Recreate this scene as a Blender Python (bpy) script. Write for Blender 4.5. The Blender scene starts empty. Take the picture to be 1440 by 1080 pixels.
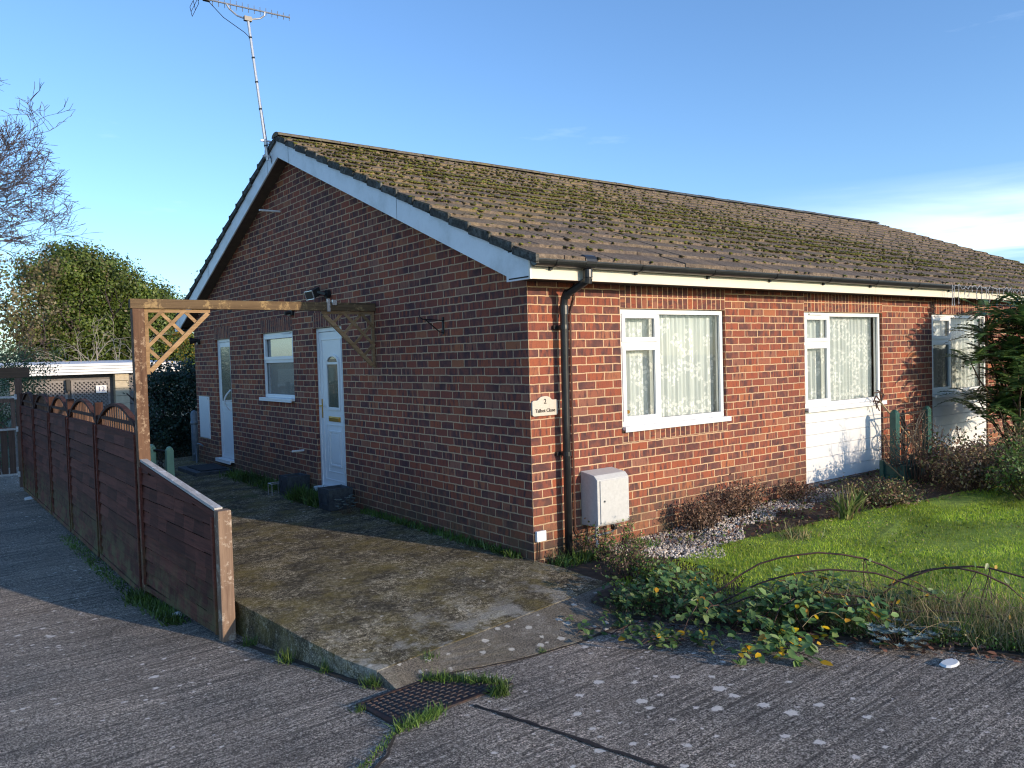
import bpy, bmesh, math, random
import numpy as np
from mathutils import Vector, Matrix
random.seed(7); RNG = np.random.default_rng(7)
SC = bpy.context.scene
COL = SC.collection
rad = math.radians
PI = math.pi

# ------------------------------------------------------------------ materials
def newmat(name):
    m = bpy.data.materials.new(name); m.use_nodes = True
    nt = m.node_tree; nt.nodes.clear()
    return m, nt
class G:
    """tiny node graph helper"""
    def __init__(s, nt): s.nt = nt
    def n(s, t, **kw):
        nd = s.nt.nodes.new(t)
        for k, v in kw.items():
            if k == 'inp':
                for a, b in v.items():
                    if isinstance(b, bpy.types.NodeSocket): s.nt.links.new(b, nd.inputs[a])
                    else: nd.inputs[a].default_value = b
            else: setattr(nd, k, v)
        return nd
    def noise(s, vec, scale, detail=4, rough=.6, dist=0.0):
        nd = s.n('ShaderNodeTexNoise', inp={'Scale': scale, 'Detail': detail, 'Roughness': rough, 'Distortion': dist})
        if vec is not None: s.nt.links.new(vec, nd.inputs['Vector'])
        return nd.outputs['Fac']
    def ramp(s, fac, stops, interp='LINEAR'):
        nd = s.n('ShaderNodeValToRGB'); cr = nd.color_ramp; cr.interpolation = interp
        while len(cr.elements) < len(stops): cr.elements.new(.5)
        for e, (p, c) in zip(cr.elements, stops):
            e.position = p; e.color = (c if len(c) == 4 else tuple(c) + (1,)) if not isinstance(c, (int, float)) else (c, c, c, 1)
        s.nt.links.new(fac, nd.inputs[0]); return nd.outputs[0]
    def mix(s, fac, a, b, mode='MIX'):
        nd = s.n('ShaderNodeMix', data_type='RGBA', blend_type=mode)
        for i, v in ((0, fac), (6, a), (7, b)):
            if isinstance(v, bpy.types.NodeSocket): s.nt.links.new(v, nd.inputs[i])
            elif i == 0: nd.inputs[0].default_value = v
            else: nd.inputs[i].default_value = tuple(v) + (1,) if len(v) == 3 else v
        return nd.outputs[2]
    def math(s, op, a, b=0.0, c=None):
        nd = s.n('ShaderNodeMath', operation=op)
        for i, v in enumerate((a, b) if c is None else (a, b, c)):
            if isinstance(v, bpy.types.NodeSocket): s.nt.links.new(v, nd.inputs[i])
            else: nd.inputs[i].default_value = v
        return nd.outputs[0]
    def maprange(s, v, a, b, c=0.0, d=1.0):
        nd = s.n('ShaderNodeMapRange', inp={'Value': v, 'From Min': a, 'From Max': b, 'To Min': c, 'To Max': d}); return nd.outputs[0]
    def scale(s, vec, sc, rot=(0, 0, 0), loc=(0, 0, 0)):
        nd = s.n('ShaderNodeMapping', inp={'Vector': vec}); nd.inputs['Scale'].default_value = sc
        nd.inputs['Rotation'].default_value = rot; nd.inputs['Location'].default_value = loc; return nd.outputs[0]
    def obj(s): return s.n('ShaderNodeTexCoord').outputs['Object']
    def uv(s): return s.n('ShaderNodeTexCoord').outputs['UV']
    def isl(s): return s.n('ShaderNodeNewGeometry').outputs['Random Per Island']
    def bump(s, h, strength=.4, dist=.01):
        return s.n('ShaderNodeBump', inp={'Height': h, 'Strength': strength, 'Distance': dist}).outputs[0]
    def pbr(s, col, rough=.8, bump=None, metal=0.0, spec=.5, trans=0.0):
        b = s.n('ShaderNodeBsdfPrincipled')
        for k, v in (('Base Color', col), ('Roughness', rough), ('Metallic', metal), ('Specular IOR Level', spec)):
            if isinstance(v, bpy.types.NodeSocket): s.nt.links.new(v, b.inputs[k])
            else: b.inputs[k].default_value = (tuple(v) + (1,)) if k == 'Base Color' else v
        if bump is not None: s.nt.links.new(bump, b.inputs['Normal'])
        out = b.outputs[0]
        if trans > 0:
            t = s.n('ShaderNodeBsdfTranslucent')
            if isinstance(col, bpy.types.NodeSocket): s.nt.links.new(col, t.inputs[0])
            else: t.inputs[0].default_value = tuple(col) + (1,)
            mx = s.n('ShaderNodeMixShader', inp={0: trans}); s.nt.links.new(out, mx.inputs[1]); s.nt.links.new(t.outputs[0], mx.inputs[2]); out = mx.outputs[0]
        return out
    def out(s, sh):
        o = s.n('ShaderNodeOutputMaterial'); s.nt.links.new(sh, o.inputs[0])

def plain(name, col, rough=.7, nscale=18, namp=.25, bumpamt=.15, metal=0.0, dirt=None, dirtamt=.4, spec=.5):
    m, nt = newmat(name); g = G(nt); o = g.obj()
    f = g.noise(o, nscale, 6, .65)
    lo = tuple(max(0, c * (1 - namp)) for c in col); hi = tuple(min(1, c * (1 + namp)) for c in col)
    c = g.ramp(f, [(.3, lo), (.7, hi)])
    if dirt:
        d = g.maprange(g.noise(o, nscale * .25, 5, .7), .48, .75, 0, dirtamt)
        c = g.mix(d, c, dirt)
    g.out(g.pbr(c, rough, g.bump(g.noise(o, nscale * 5, 4), bumpamt, .004) if bumpamt else None, metal, spec)); return m

CH = .0777
def brickmat(name, bw=.225, rh=CH, off=.5, ush=0.0, vsh=0.0, stain=None):
    m, nt = newmat(name); g = G(nt); uv = g.uv(); o = g.obj()
    wob = g.n('ShaderNodeTexNoise', inp={'Vector': uv, 'Scale': 14.0, 'Detail': 3.0})
    wv = g.n('ShaderNodeVectorMath', operation='SUBTRACT', inp={0: wob.outputs['Color'], 1: (.5, .5, .5)}).outputs[0]
    wv = g.n('ShaderNodeVectorMath', operation='SCALE', inp={0: wv, 'Scale': .012}).outputs[0]
    vec = g.n('ShaderNodeVectorMath', operation='ADD', inp={0: uv, 1: wv}).outputs[0]
    vec = g.scale(vec, (1, 1, 1), loc=(ush, vsh, 0))
    bt = g.n('ShaderNodeTexBrick', offset=off, offset_frequency=2, squash=1.0, squash_frequency=2,
             inp={'Vector': vec, 'Scale': 1.0, 'Mortar Size': .006, 'Mortar Smooth': .12, 'Bias': 0.0, 'Brick Width': bw, 'Row Height': rh})
    bt.inputs['Color1'].default_value = (0, 0, 0, 1); bt.inputs['Color2'].default_value = (1, 1, 1, 1); bt.inputs['Mortar'].default_value = (.5, .5, .5, 1)
    rnd = bt.outputs['Color']; fac = bt.outputs['Fac']
    off_ = g.n('ShaderNodeCombineXYZ', inp={0: g.math('MULTIPLY', rnd, 37.0), 1: g.math('MULTIPLY', rnd, 91.0)}).outputs[0]
    def bn(sc, loc, det=2.0, ro=.5):
        v = g.n('ShaderNodeVectorMath', operation='ADD', inp={0: g.scale(vec, sc, loc=loc), 1: off_}).outputs[0]
        return g.noise(v, 1.0, det, ro)
    dark = g.ramp(bn((9, 9, 1), (5, 2, 0)), [(.3, (.10, .056, .060)), (.5, (.17, .076, .070)), (.65, (.27, .10, .074))])
    warm = g.ramp(g.math('FRACT', g.math('MULTIPLY', rnd, 7.31)), [(0, (.29, .095, .068)), (.35, (.36, .108, .068)), (.65, (.42, .125, .066)), (.85, (.33, .15, .11)), (1, (.50, .18, .085))])
    bm_ = g.math('ADD', bn((24, 5, 1), (0, 0, 0)), g.math('MULTIPLY', g.math('SUBTRACT', rnd, .5), .38))
    bm_ = g.math('ADD', bm_, g.math('MULTIPLY', g.math('SUBTRACT', g.noise(g.scale(vec, (130, 130, 1)), 1.0, 3, .7), .5), .25))
    body = g.mix(g.maprange(bm_, .41, .56, 0, 1), dark, warm)
    body = g.mix(g.maprange(bn((60, 8, 1), (2, 8, 0), 3.0, .6), .56, .66, 0, .65), body, (.13, .070, .066))
    fine = g.noise(o, 160, 3, .7)
    body = g.mix(.6, body, g.ramp(fine, [(.3, .45), (.7, 1.0)]), 'MULTIPLY')
    mort = g.ramp(g.noise(o, 60, 4, .7), [(.3, (.50, .34, .21)), (.7, (.70, .49, .31))])
    col = g.mix(g.maprange(fac, .25, .8, 0, 1), body, mort)
    big = g.noise(o, 1.3, 4, .6)
    col = g.mix(1.0, col, g.ramp(big, [(.3, (.80, .80, .82)), (.7, (1.08, 1.05, 1.0))]), 'MULTIPLY')
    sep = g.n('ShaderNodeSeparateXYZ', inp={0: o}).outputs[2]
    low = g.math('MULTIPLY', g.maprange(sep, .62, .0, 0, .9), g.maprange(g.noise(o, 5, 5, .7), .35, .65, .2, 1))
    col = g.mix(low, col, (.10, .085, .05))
    if stain: col = g.mix(g.maprange(g.noise(o, 9, 5, .7), .35, .6, .1, .85), col, stain)
    h = g.math('SUBTRACT', g.math('MULTIPLY', fine, .35), g.maprange(fac, 0, 1, 0, 1.3))
    g.out(g.pbr(col, .92, g.bump(h, .75, .006), spec=.2)); return m

def woodmat(name, c1, c2, axis='z', algae=None, pale=None):
    m, nt = newmat(name); g = G(nt); o = g.obj()
    sc = {'z': (30, 30, 1.6), 'x': (1.6, 30, 30), 'y': (30, 1.6, 30)}[axis]
    f = g.noise(g.scale(o, sc), 1.0, 6, .7, .6)
    c = g.ramp(f, [(.3, c1), (.62, c2)])
    rr = g.ramp(g.isl(), [(0, .58), (1, 1.25)])
    c = g.mix(1.0, c, rr, 'MULTIPLY')
    if pale: c = g.mix(g.maprange(g.noise(o, 7, 5, .8), .53, .62, 0, .85), c, pale)
    if algae:
        z = g.n('ShaderNodeSeparateXYZ', inp={0: o}).outputs[2]
        a = g.math('MULTIPLY', g.maprange(z, .25, -.35, 0, .8), g.maprange(g.noise(o, 4, 5, .7), .42, .6, 0, 1))
        c = g.mix(a, c, algae)
    g.out(g.pbr(c, .85, g.bump(f, .5, .006), spec=.25)); return m

def leafmat(name, cols, trans=.25, rough=.5, spec=.4):
    m, nt = newmat(name); g = G(nt)
    r = g.isl(); c = g.ramp(r, [(i / max(1, len(cols) - 1), k) for i, k in enumerate(cols)])
    c = g.mix(1.0, c, g.ramp(g.noise(g.obj(), 1.3, 3), [(.35, .55), (.65, 1.35)]), 'MULTIPLY')
    g.out(g.pbr(c, rough, trans=trans, spec=spec)); return m

def drivemat():
    m, nt = newmat('drive_concrete'); g = G(nt); o = g.obj()
    fine = g.noise(o, 120, 3, .8); mid = g.noise(o, 46, 4, .8)
    bo = g.scale(o, (1.3, 40, 1), rot=(0, 0, rad(-7)))
    br = g.noise(bo, 1.0, 4, .65, .5)
    agg = g.math('ADD', g.math('MULTIPLY', fine, .65), g.math('MULTIPLY', mid, .35))
    c = g.ramp(agg, [(.41, (.034, .030, .026)), (.47, (.148, .129, .107)), (.525, (.41, .355, .29)), (.58, (.95, .85, .71))])
    c = g.mix(g.maprange(br, .36, .56, .72, 0), c, (.050, .045, .040))
    big = g.noise(o, .7, 5, .65)
    c = g.mix(1.0, c, g.ramp(big, [(.35, (.72, .73, .75)), (.65, (1.18, 1.12, 1.08))]), 'MULTIPLY')
    # brown tinge
    c = g.mix(g.maprange(g.noise(o, 2.4, 4, .7), .5, .7, 0, .3), c, (.22, .18, .14))
    # white lichen splashes
    vv = g.n('ShaderNodeTexVoronoi', voronoi_dimensions='2D', feature='F1', inp={'Vector': g.scale(o, (5.2, 5.2, 1)), 'Scale': 1.0, 'Randomness': 1.0})
    wr = g.n('ShaderNodeSeparateColor', inp={0: vv.outputs['Color']}).outputs
    rad_ = g.math('MULTIPLY', g.maprange(wr[0], .25, 1.0, 0, .17), g.maprange(g.noise(o, .75, 2, .5, ), .42, .58, .25, 1.3))
    dist_ = g.n('ShaderNodeVectorMath', operation='DISTANCE', inp={0: g.scale(o, (1, .8, 0)), 1: (-1.05, -2.2, 0)}).outputs['Value']
    rad_ = g.math('MULTIPLY', g.maprange(wr[0], .15, 1.0, 0, .21), g.math('MAXIMUM', g.maprange(g.noise(o, .75, 2, .5), .45, .62, .12, .75), g.maprange(dist_, .35, 1.15, 1.0, .0)))
    dd = g.math('ADD', vv.outputs['Distance'], g.math('MULTIPLY', g.math('SUBTRACT', g.noise(o, 40, 5, .85), .5), .50))
    lich = g.maprange(g.math('SUBTRACT', rad_, dd), -.004, .02, 0, 1)
    v2 = g.n('ShaderNodeTexVoronoi', voronoi_dimensions='2D', feature='F1', inp={'Vector': g.scale(o, (13, 13, 1)), 'Scale': 1.0})
    w2 = g.n('ShaderNodeSeparateColor', inp={0: v2.outputs['Color']}).outputs
    l2 = g.maprange(g.math('SUBTRACT', g.math('MULTIPLY', g.maprange(w2[0], .8, 1, 0, .26), g.maprange(g.noise(o, .8, 2), .45, .6, 0, 1)), g.math('ADD', v2.outputs['Distance'], g.math('MULTIPLY', g.math('SUBTRACT', g.noise(o, 80, 3, .8), .5), .3))), 0, .05, 0, 1)
    lich = g.math('MAXIMUM', lich, l2)
    c = g.mix(g.math('MULTIPLY', lich, .92), c, (.80, .74, .66))
    h = g.math('ADD', g.math('MULTIPLY', agg, 1.0), g.math('MULTIPLY', br, .7))
    g.out(g.pbr(c, .9, g.bump(h, 1.0, .016), spec=.25)); return m

def slabmat(name='mossy_concrete', lich=0.0):
    m, nt = newmat(name); g = G(nt); o = g.obj()
    fine = g.noise(o, 105, 4, .8); mid = g.noise(o, 22, 6, .8)
    c = g.ramp(g.math('ADD', g.math('MULTIPLY', fine, .6), g.math('MULTIPLY', mid, .4)), [(.41, (.018, .015, .010)), (.475, (.085, .072, .045)), (.53, (.27, .225, .14)), (.59, (.85, .76, .58))])
    st = g.noise(g.scale(o, (1.1, 1.7, 1), rot=(0, 0, rad(20))), 1.6, 8, .78, .3)
    c = g.mix(g.maprange(st, .42, .58, .75, 0), c, (.030, .025, .018))
    moss = g.math('MULTIPLY', g.maprange(g.noise(o, 2.1, 6, .75), .46, .66, 0, .8), g.maprange(fine, .35, .6, .4, 1))
    c = g.mix(moss, c, (.24, .185, .055))
    gr = g.math('MULTIPLY', g.maprange(g.noise(g.scale(o, (1, .6, 1), loc=(4, 9, 0)), 1.5, 6, .8), .56, .66, 0, .8), g.maprange(g.n('ShaderNodeSeparateXYZ', inp={0: o}).outputs[1], 2.5, 5.0, .0, 1))
    c = g.mix(gr, c, (.055, .09, .016))
    if lich: c = g.mix(.80, c, g.ramp(fine, [(.38, (.05, .045, .04)), (.6, (.25, .22, .18))]))
    # worn pale patches near the front edge
    yy = g.n('ShaderNodeSeparateXYZ', inp={0: o}).outputs[1]
    wp = g.math('MULTIPLY', g.maprange(yy, .2, -1.0, 0, .75 if not lich else .25), g.maprange(g.noise(o, 3.3, 5, .7), .50, .62, 0, 1))
    c = g.mix(wp, c, g.ramp(fine, [(.35, (.25, .24, .20)), (.65, (.60, .57, .50))]))
    vv = g.n('ShaderNodeTexVoronoi', voronoi_dimensions='3D', inp={'Vector': g.scale(o, (11, 11, 11)), 'Scale': 1.0})
    w = g.n('ShaderNodeSeparateColor', inp={0: vv.outputs['Color']}).outputs
    dd = g.math('ADD', vv.outputs['Distance'], g.math('MULTIPLY', g.math('SUBTRACT', g.noise(o, 44, 5, .85), .5), .75))
    lm = g.maprange(g.math('SUBTRACT', g.maprange(w[0], .84 - lich * .70, 1, 0, .2 + .13 * lich), dd), -.01, .04, 0, .85)
    c = g.mix(lm, c, (.60, .57, .50))
    h = g.math('ADD', fine, g.math('MULTIPLY', mid, 1.2))
    g.out(g.pbr(c, .92, g.bump(h, .8, .012), spec=.2)); return m

def tilemat():
    m, nt = newmat('weathered_concrete_tile'); g = G(nt); o = g.obj()
    x = g.n('ShaderNodeSeparateXYZ', inp={0: o}).outputs
    f = g.noise(o, 34, 6, .8)
    c = g.ramp(f, [(.3, (.075, .060, .052)), (.5, (.155, .125, .103)), (.68, (.30, .24, .185))])
    c = g.mix(1.0, c, g.ramp(g.isl(), [(0, (.80, .80, .82)), (.5, (1, .98, .97)), (1, (1.14, 1.08, 1.0))]), 'MULTIPLY')
    och = g.math('MULTIPLY', g.maprange(g.noise(o, 1.4, 5, .75), .40, .62, 0, .62), g.maprange(x[0], 9.5, 2.5, .25, 1))
    och = g.math('MULTIPLY', och, g.maprange(x[2], 2.7, 3.5, .15, 1))
    c = g.mix(g.math('MULTIPLY', och, g.maprange(g.noise(o, 46, 4, .8), .38, .6, .2, 1)), c, (.30, .215, .065))
    li = g.maprange(g.noise(o, 75, 4, .85), .66, .72, 0, .7)
    c = g.mix(li, c, (.42, .40, .34))
    g.out(g.pbr(c, .95, g.bump(f, .7, .012), spec=.15)); return m

def curtainmat(name, seed=0.0):
    m, nt = newmat(name); g = G(nt); uv = g.uv()
    fl = g.n('ShaderNodeTexVoronoi', voronoi_dimensions='2D', feature='F1', inp={'Vector': g.scale(uv, (22, 22, 1), loc=(seed, 0, 0)), 'Scale': 1.0})
    pet = g.n('ShaderNodeTexVoronoi', voronoi_dimensions='2D', feature='DISTANCE_TO_EDGE', inp={'Vector': g.scale(uv, (60, 60, 1)), 'Scale': 1.0})
    y = g.n('ShaderNodeSeparateXYZ', inp={0: uv}).outputs[1]
    band = g.math('MAXIMUM', g.maprange(y, .28, .12, 0, 1), g.maprange(g.noise(g.scale(uv, (3.4, 4.4, 1), loc=(seed + 2, 1, 0)), 1.0, 1), 0.47, .52, 0, 1))
    spot = g.math('MULTIPLY', g.maprange(fl.outputs['Distance'], .34, .44, 1, 0), g.maprange(pet.outputs['Distance'], .02, .06, 0, 1))
    op = g.math('ADD', .88, g.math('MULTIPLY', g.math('MULTIPLY', spot, band), .12))
    d = g.n('ShaderNodeBsdfDiffuse', inp={0: (.90, .95, .95, 1)}); t = g.n('ShaderNodeBsdfTranslucent', inp={0: (.8, .82, .78, 1)})
    dt = g.n('ShaderNodeMixShader', inp={0: .08, 1: d.outputs[0], 2: t.outputs[0]})
    wv = g.noise(g.scale(uv, (420, 420, 1)), 1.0, 1); lc = g.mix(g.math('MULTIPLY', spot, band), (.74, .79, .80), (1, 1, 1)); lc = g.mix(1.0, lc, g.ramp(g.noise(g.scale(uv, (38, 2, 1)), 1.0, 2), [(.35, .86), (.65, 1.0)]), 'MULTIPLY'); nt.links.new(lc, d.inputs[0])
    tr = g.n('ShaderNodeBsdfTransparent')
    g.out(g.n('ShaderNodeMixShader', inp={0: op, 1: tr.outputs[0], 2: dt.outputs[0]}).outputs[0]); return m

def glassmat(name, tint=(.92, .95, .94), refl=1.0, frost=None):
    m, nt = newmat(name); g = G(nt)
    fr = g.n('ShaderNodeFresnel', inp={'IOR': 1.5}).outputs[0]
    fr = g.math('MINIMUM', g.math('MULTIPLY', fr, refl * 1.3), 1.0)
    gl = g.n('ShaderNodeBsdfGlossy', inp={'Roughness': .02})
    if frost:
        d = g.n('ShaderNodeBsdfPrincipled'); d.inputs['Roughness'].default_value = .25
        c = g.ramp(g.noise(g.obj(), 90, 3, .6), [(.35, tuple(k * .7 for k in frost)), (.65, frost)])
        nt.links.new(c, d.inputs['Base Color'])
        nt.links.new(g.bump(g.noise(g.obj(), 60, 2), .5, .004), d.inputs['Normal']); base = d.outputs[0]
    else: base = g.n('ShaderNodeBsdfTransparent', inp={0: tint + (1,)}).outputs[0]
    g.out(g.n('ShaderNodeMixShader', inp={0: fr, 1: base, 2: gl.outputs[0]}).outputs[0]); return m

M = {}
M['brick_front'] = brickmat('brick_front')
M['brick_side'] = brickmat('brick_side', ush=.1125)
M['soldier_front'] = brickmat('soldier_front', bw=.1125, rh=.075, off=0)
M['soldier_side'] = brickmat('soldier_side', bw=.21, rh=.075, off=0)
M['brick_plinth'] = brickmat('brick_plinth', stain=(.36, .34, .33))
M['upvc'] = plain('white_upvc', (.80, .81, .81), .35, 6, .04, .03, dirt=(.60, .60, .56), dirtamt=.25)
M['upvc_grey'] = plain('grey_seal', (.10, .11, .12), .6, 6, .1, 0)
M['barge'] = plain('white_barge_paint', (.80, .82, .84), .5, 9, .05, .06, dirt=(.40, .42, .40), dirtamt=.7)
M['fascia'] = plain('cream_fascia', (.74, .68, .55), .45, 7, .05, .04, dirt=(.55, .52, .43), dirtamt=.3)
M['clad'] = plain('white_cladding', (.76, .76, .75), .4, 5, .04, .03, dirt=(.62, .62, .60), dirtamt=.3)
M['soffit'] = plain('brown_soffit', (.11, .085, .065), .7, 12, .25, .1)
M['dark'] = plain('dark_timber', (.03, .027, .025), .8, 12, .3, .1)
M['black_pl'] = plain('black_plastic', (.018, .019, .021), .32, 14, .3, .04)
M['grey_pl'] = plain('grey_plastic', (.16, .20, .24), .5, 14, .2, .05)
M['brown_cond'] = plain('brown_conduit', (.085, .035, .022), .6, 30, .3, .05)
M['white_pl'] = plain('white_plastic', (.74, .75, .75), .5, 30, .05, .03, dirt=(.45, .45, .42), dirtamt=.5)
M['meter'] = plain('grp_box', (.52, .52, .51), .6, 45, .10, .12, dirt=(.45, .44, .42), dirtamt=.45)
M['gold'] = plain('brass', (.62, .38, .10), .3, 30, .1, .02, metal=.9)
M['alu'] = plain('aluminium', (.52, .52, .54), .4, 40, .12, .03, metal=.7)
M['iron'] = plain('cast_iron', (.032, .024, .025), .55, 50, .4, .3, metal=.2, dirt=(.15, .06, .03), dirtamt=.6)
M['black_iron'] = plain('black_iron', (.015, .014, .014), .6, 40, .3, .1)
M['pot'] = plain('slate_pot', (.035, .042, .052), .7, 25, .3, .15, dirt=(.14, .16, .15), dirtamt=.4)
M['plaque'] = plain('cream_plaque', (.56, .51, .43), .55, 60, .08, .06, dirt=(.52, .46, .38), dirtamt=.5)
M['ink'] = plain('plaque_paint', (.05, .04, .035), .6, 60, .2, 0)
M['blue'] = plain('blue_paint', (.05, .07, .20), .5, 60, .1, 0)
M['fence'] = woodmat('red_brown_fence', (.052, .017, .013), (.135, .044, .031), 'y', algae=(.13, .13, .055))
M['fencepost'] = woodmat('dark_fence_post', (.036, .017, .014), (.085, .038, .028), 'z', algae=(.13, .12, .06))
M['cap'] = woodmat('weathered_skylit_cap', (.30, .29, .28), (.52, .50, .48), 'y', pale=(.65, .65, .66))  # weathered wood, with pale sky reflection put into the colour
M['pine'] = woodmat('weathered_post', (.11, .058, .038), (.205, .115, .070), 'z', pale=(.38, .27, .18))
M['postend'] = woodmat('bleached_post', (.16, .095, .065), (.34, .23, .16), 'z', pale=(.46, .38, .30))
M['beam'] = woodmat('weathered_beam', (.10, .064, .036), (.20, .135, .075), 'x', pale=(.36, .25, .12))
M['lat'] = woodmat('tan_lattice', (.19, .115, .055), (.34, .22, .12), 'x')
M['gate_pink'] = woodmat('faded_gate', (.09, .055, .042), (.17, .11, .085), 'z')
M['gate_beam'] = woodmat('gate_beam', (.085, .055, .036), (.14, .092, .062), 'x')
M['mint'] = plain('mint_paint', (.26, .44, .30), .6, 20, .1, .06, dirt=(.2, .3, .2), dirtamt=.3)
M['teal'] = plain('teal_paint', (.012, .075, .062), .5, 20, .25, .06, dirt=(.06, .12, .1), dirtamt=.3)
M['drive'] = drivemat(); M['slab'] = slabmat(); M['strip'] = slabmat('lichen_concrete', 1.0)
M['tile'] = tilemat()
M['ridge_far'] = plain('grey_ridge_tile', (.085, .095, .105), .9, 22, .3, .4, spec=.2)
M['top_slat'] = woodmat('faded_slat', (.09, .048, .034), (.19, .11, .075), 'z')
M['ridge'] = plain('ridge_tile', (.15, .13, .10), .95, 22, .4, .5, dirt=(.24, .20, .07), dirtamt=.6, spec=.1)
M['verge'] = plain('verge_mortar', (.075, .072, .064), .95, 30, .5, .6, dirt=(.26, .27, .25), dirtamt=.7, spec=.1)
M['glass'] = glassmat('window_glass'); M['obscure'] = glassmat('obscured_glass', refl=.12, frost=(.045, .075, .065))
M['obscure_pale'] = glassmat('pale_obscured_glass', refl=.2, frost=(.17, .20, .21))
M['soil'] = plain('soil', (.050, .036, .025), .95, 20, .4, .8)
M['land'] = plain('rough_ground', (.05, .06, .03), .95, 3, .4, .3)
M['lawn'] = plain('lawn_soil', (.20, .29, .04), .95, 9, .3, .5)
M['grass'] = leafmat('grass_blades', [(.18, .32, .03), (.34, .50, .04), (.50, .60, .06), (.24, .40, .03), (.58, .60, .13)], .35)
M['drygrass'] = leafmat('dry_grass', [(.46, .35, .18), (.58, .47, .27), (.34, .27, .13), (.20, .24, .07), (.42, .27, .17)], .3, .7)
M['weed'] = leafmat('weed_leaf', [(.06, .115, .018), (.10, .19, .03), (.15, .21, .045)], .3)
M['bramble'] = leafmat('bramble_leaf', [(.050, .11, .028), (.095, .18, .045), (.16, .25, .075), (.07, .135, .04), (.26, .34, .12)], .2, .42)
M['yellow'] = leafmat('yellow_leaf', [(.75, .50, .01), (.68, .40, .02), (.62, .30, .05)], .35)
M['deadleaf'] = leafmat('dead_leaf', [(.14, .06, .035), (.22, .10, .06), (.09, .045, .035), (.24, .15, .10)], .1, .8)
M['deadshrub'] = leafmat('dead_shrub', [(.15, .085, .055), (.22, .13, .085), (.10, .062, .045), (.27, .19, .13)], .1, .85)
M['silver'] = leafmat('silver_leaf', [(.18, .22, .19), (.27, .31, .28), (.13, .18, .14)], .15, .7)
M['stem'] = plain('woody_stem', (.10, .065, .045), .9, 30, .3, .2)
M['bramstem'] = plain('bramble_stem', (.075, .038, .030), .7, 30, .3, .1)
M['bark'] = plain('tree_bark', (.085, .062, .062), .95, 8, .3, .3)
M['palebark'] = plain('pale_bark', (.33, .29, .23), .95, 8, .25, .2)
M['evergreen'] = leafmat('evergreen_leaf', [(.055, .095, .018), (.095, .145, .024), (.16, .205, .035), (.08, .12, .022)], .25)
M['coppery'] = leafmat('coppery_leaf', [(.10, .10, .045), (.18, .15, .075), (.24, .19, .11), (.12, .13, .05)], .25)
M['feathery'] = leafmat('feathery_leaf', [(.04, .09, .045), (.07, .13, .06), (.10, .16, .07)], .2)
M['autumn'] = leafmat('autumn_leaf', [(.30, .24, .03), (.42, .26, .03), (.16, .18, .03), (.40, .14, .04)], .35)
M['ivy'] = leafmat('dark_ivy', [(.012, .034, .022), (.024, .058, .036), (.04, .08, .05)], .12, .4)
M['mahonia'] = leafmat('mahonia_leaf', [(.045, .10, .040), (.085, .17, .055), (.20, .30, .08), (.06, .13, .05)], .15, .3, .6)
M['bush'] = leafmat('bush_leaf', [(.05, .10, .03), (.09, .15, .04), (.14, .19, .06)], .2)
M['yucca'] = leafmat('sword_leaf', [(.07, .13, .03), (.13, .20, .05), (.20, .26, .08)], .2)
M['gravel'] = leafmat('white_gravel', [(.40, .34, .28), (.58, .52, .44), (.30, .24, .19), (.74, .68, .60)], 0, .85, .2)
M['mossclump'] = leafmat('moss_clump', [(.10, .10, .022), (.15, .15, .028), (.05, .045, .022), (.035, .03, .022), (.18, .19, .035), (.03, .026, .02)], 0, .95, .1)
M['white_stone'] = plain('white_stone', (.68, .70, .70), .8, 40, .1, .3)
M['garage_white'] = plain('white_sheet', (.78, .79, .80), .5, 5, .04, .05)
M['cream_block'] = plain('cream_block', (.52, .44, .31), .9, 10, .15, .3)
M['grey_lattice'] = plain('grey_lattice', (.26, .24, .23), .8, 20, .2, .2)
M['grey_door'] = plain('grey_boards', (.17, .155, .15), .8, 10, .2, .2)
M['mat'] = plain('door_mat', (.02, .025, .03), .95, 60, .4, .5)
M['bamboo'] = plain('bamboo', (.30, .23, .12), .6, 20, .2, .1)
M['bulb'] = plain('clear_cable', (.38, .39, .42), .3, 30, .1, 0)
M['room'] = plain('room_paint', (.20, .19, .17), .9, 3, .05, 0)
M['c1'] = curtainmat('lace_a', 0); M['c2'] = curtainmat('lace_b', 5); M['c3'] = curtainmat('lace_c', 9)
M['netting'] = plain('cream_blind', (.40, .42, .36), .9, 30, .05, .02)

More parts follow.
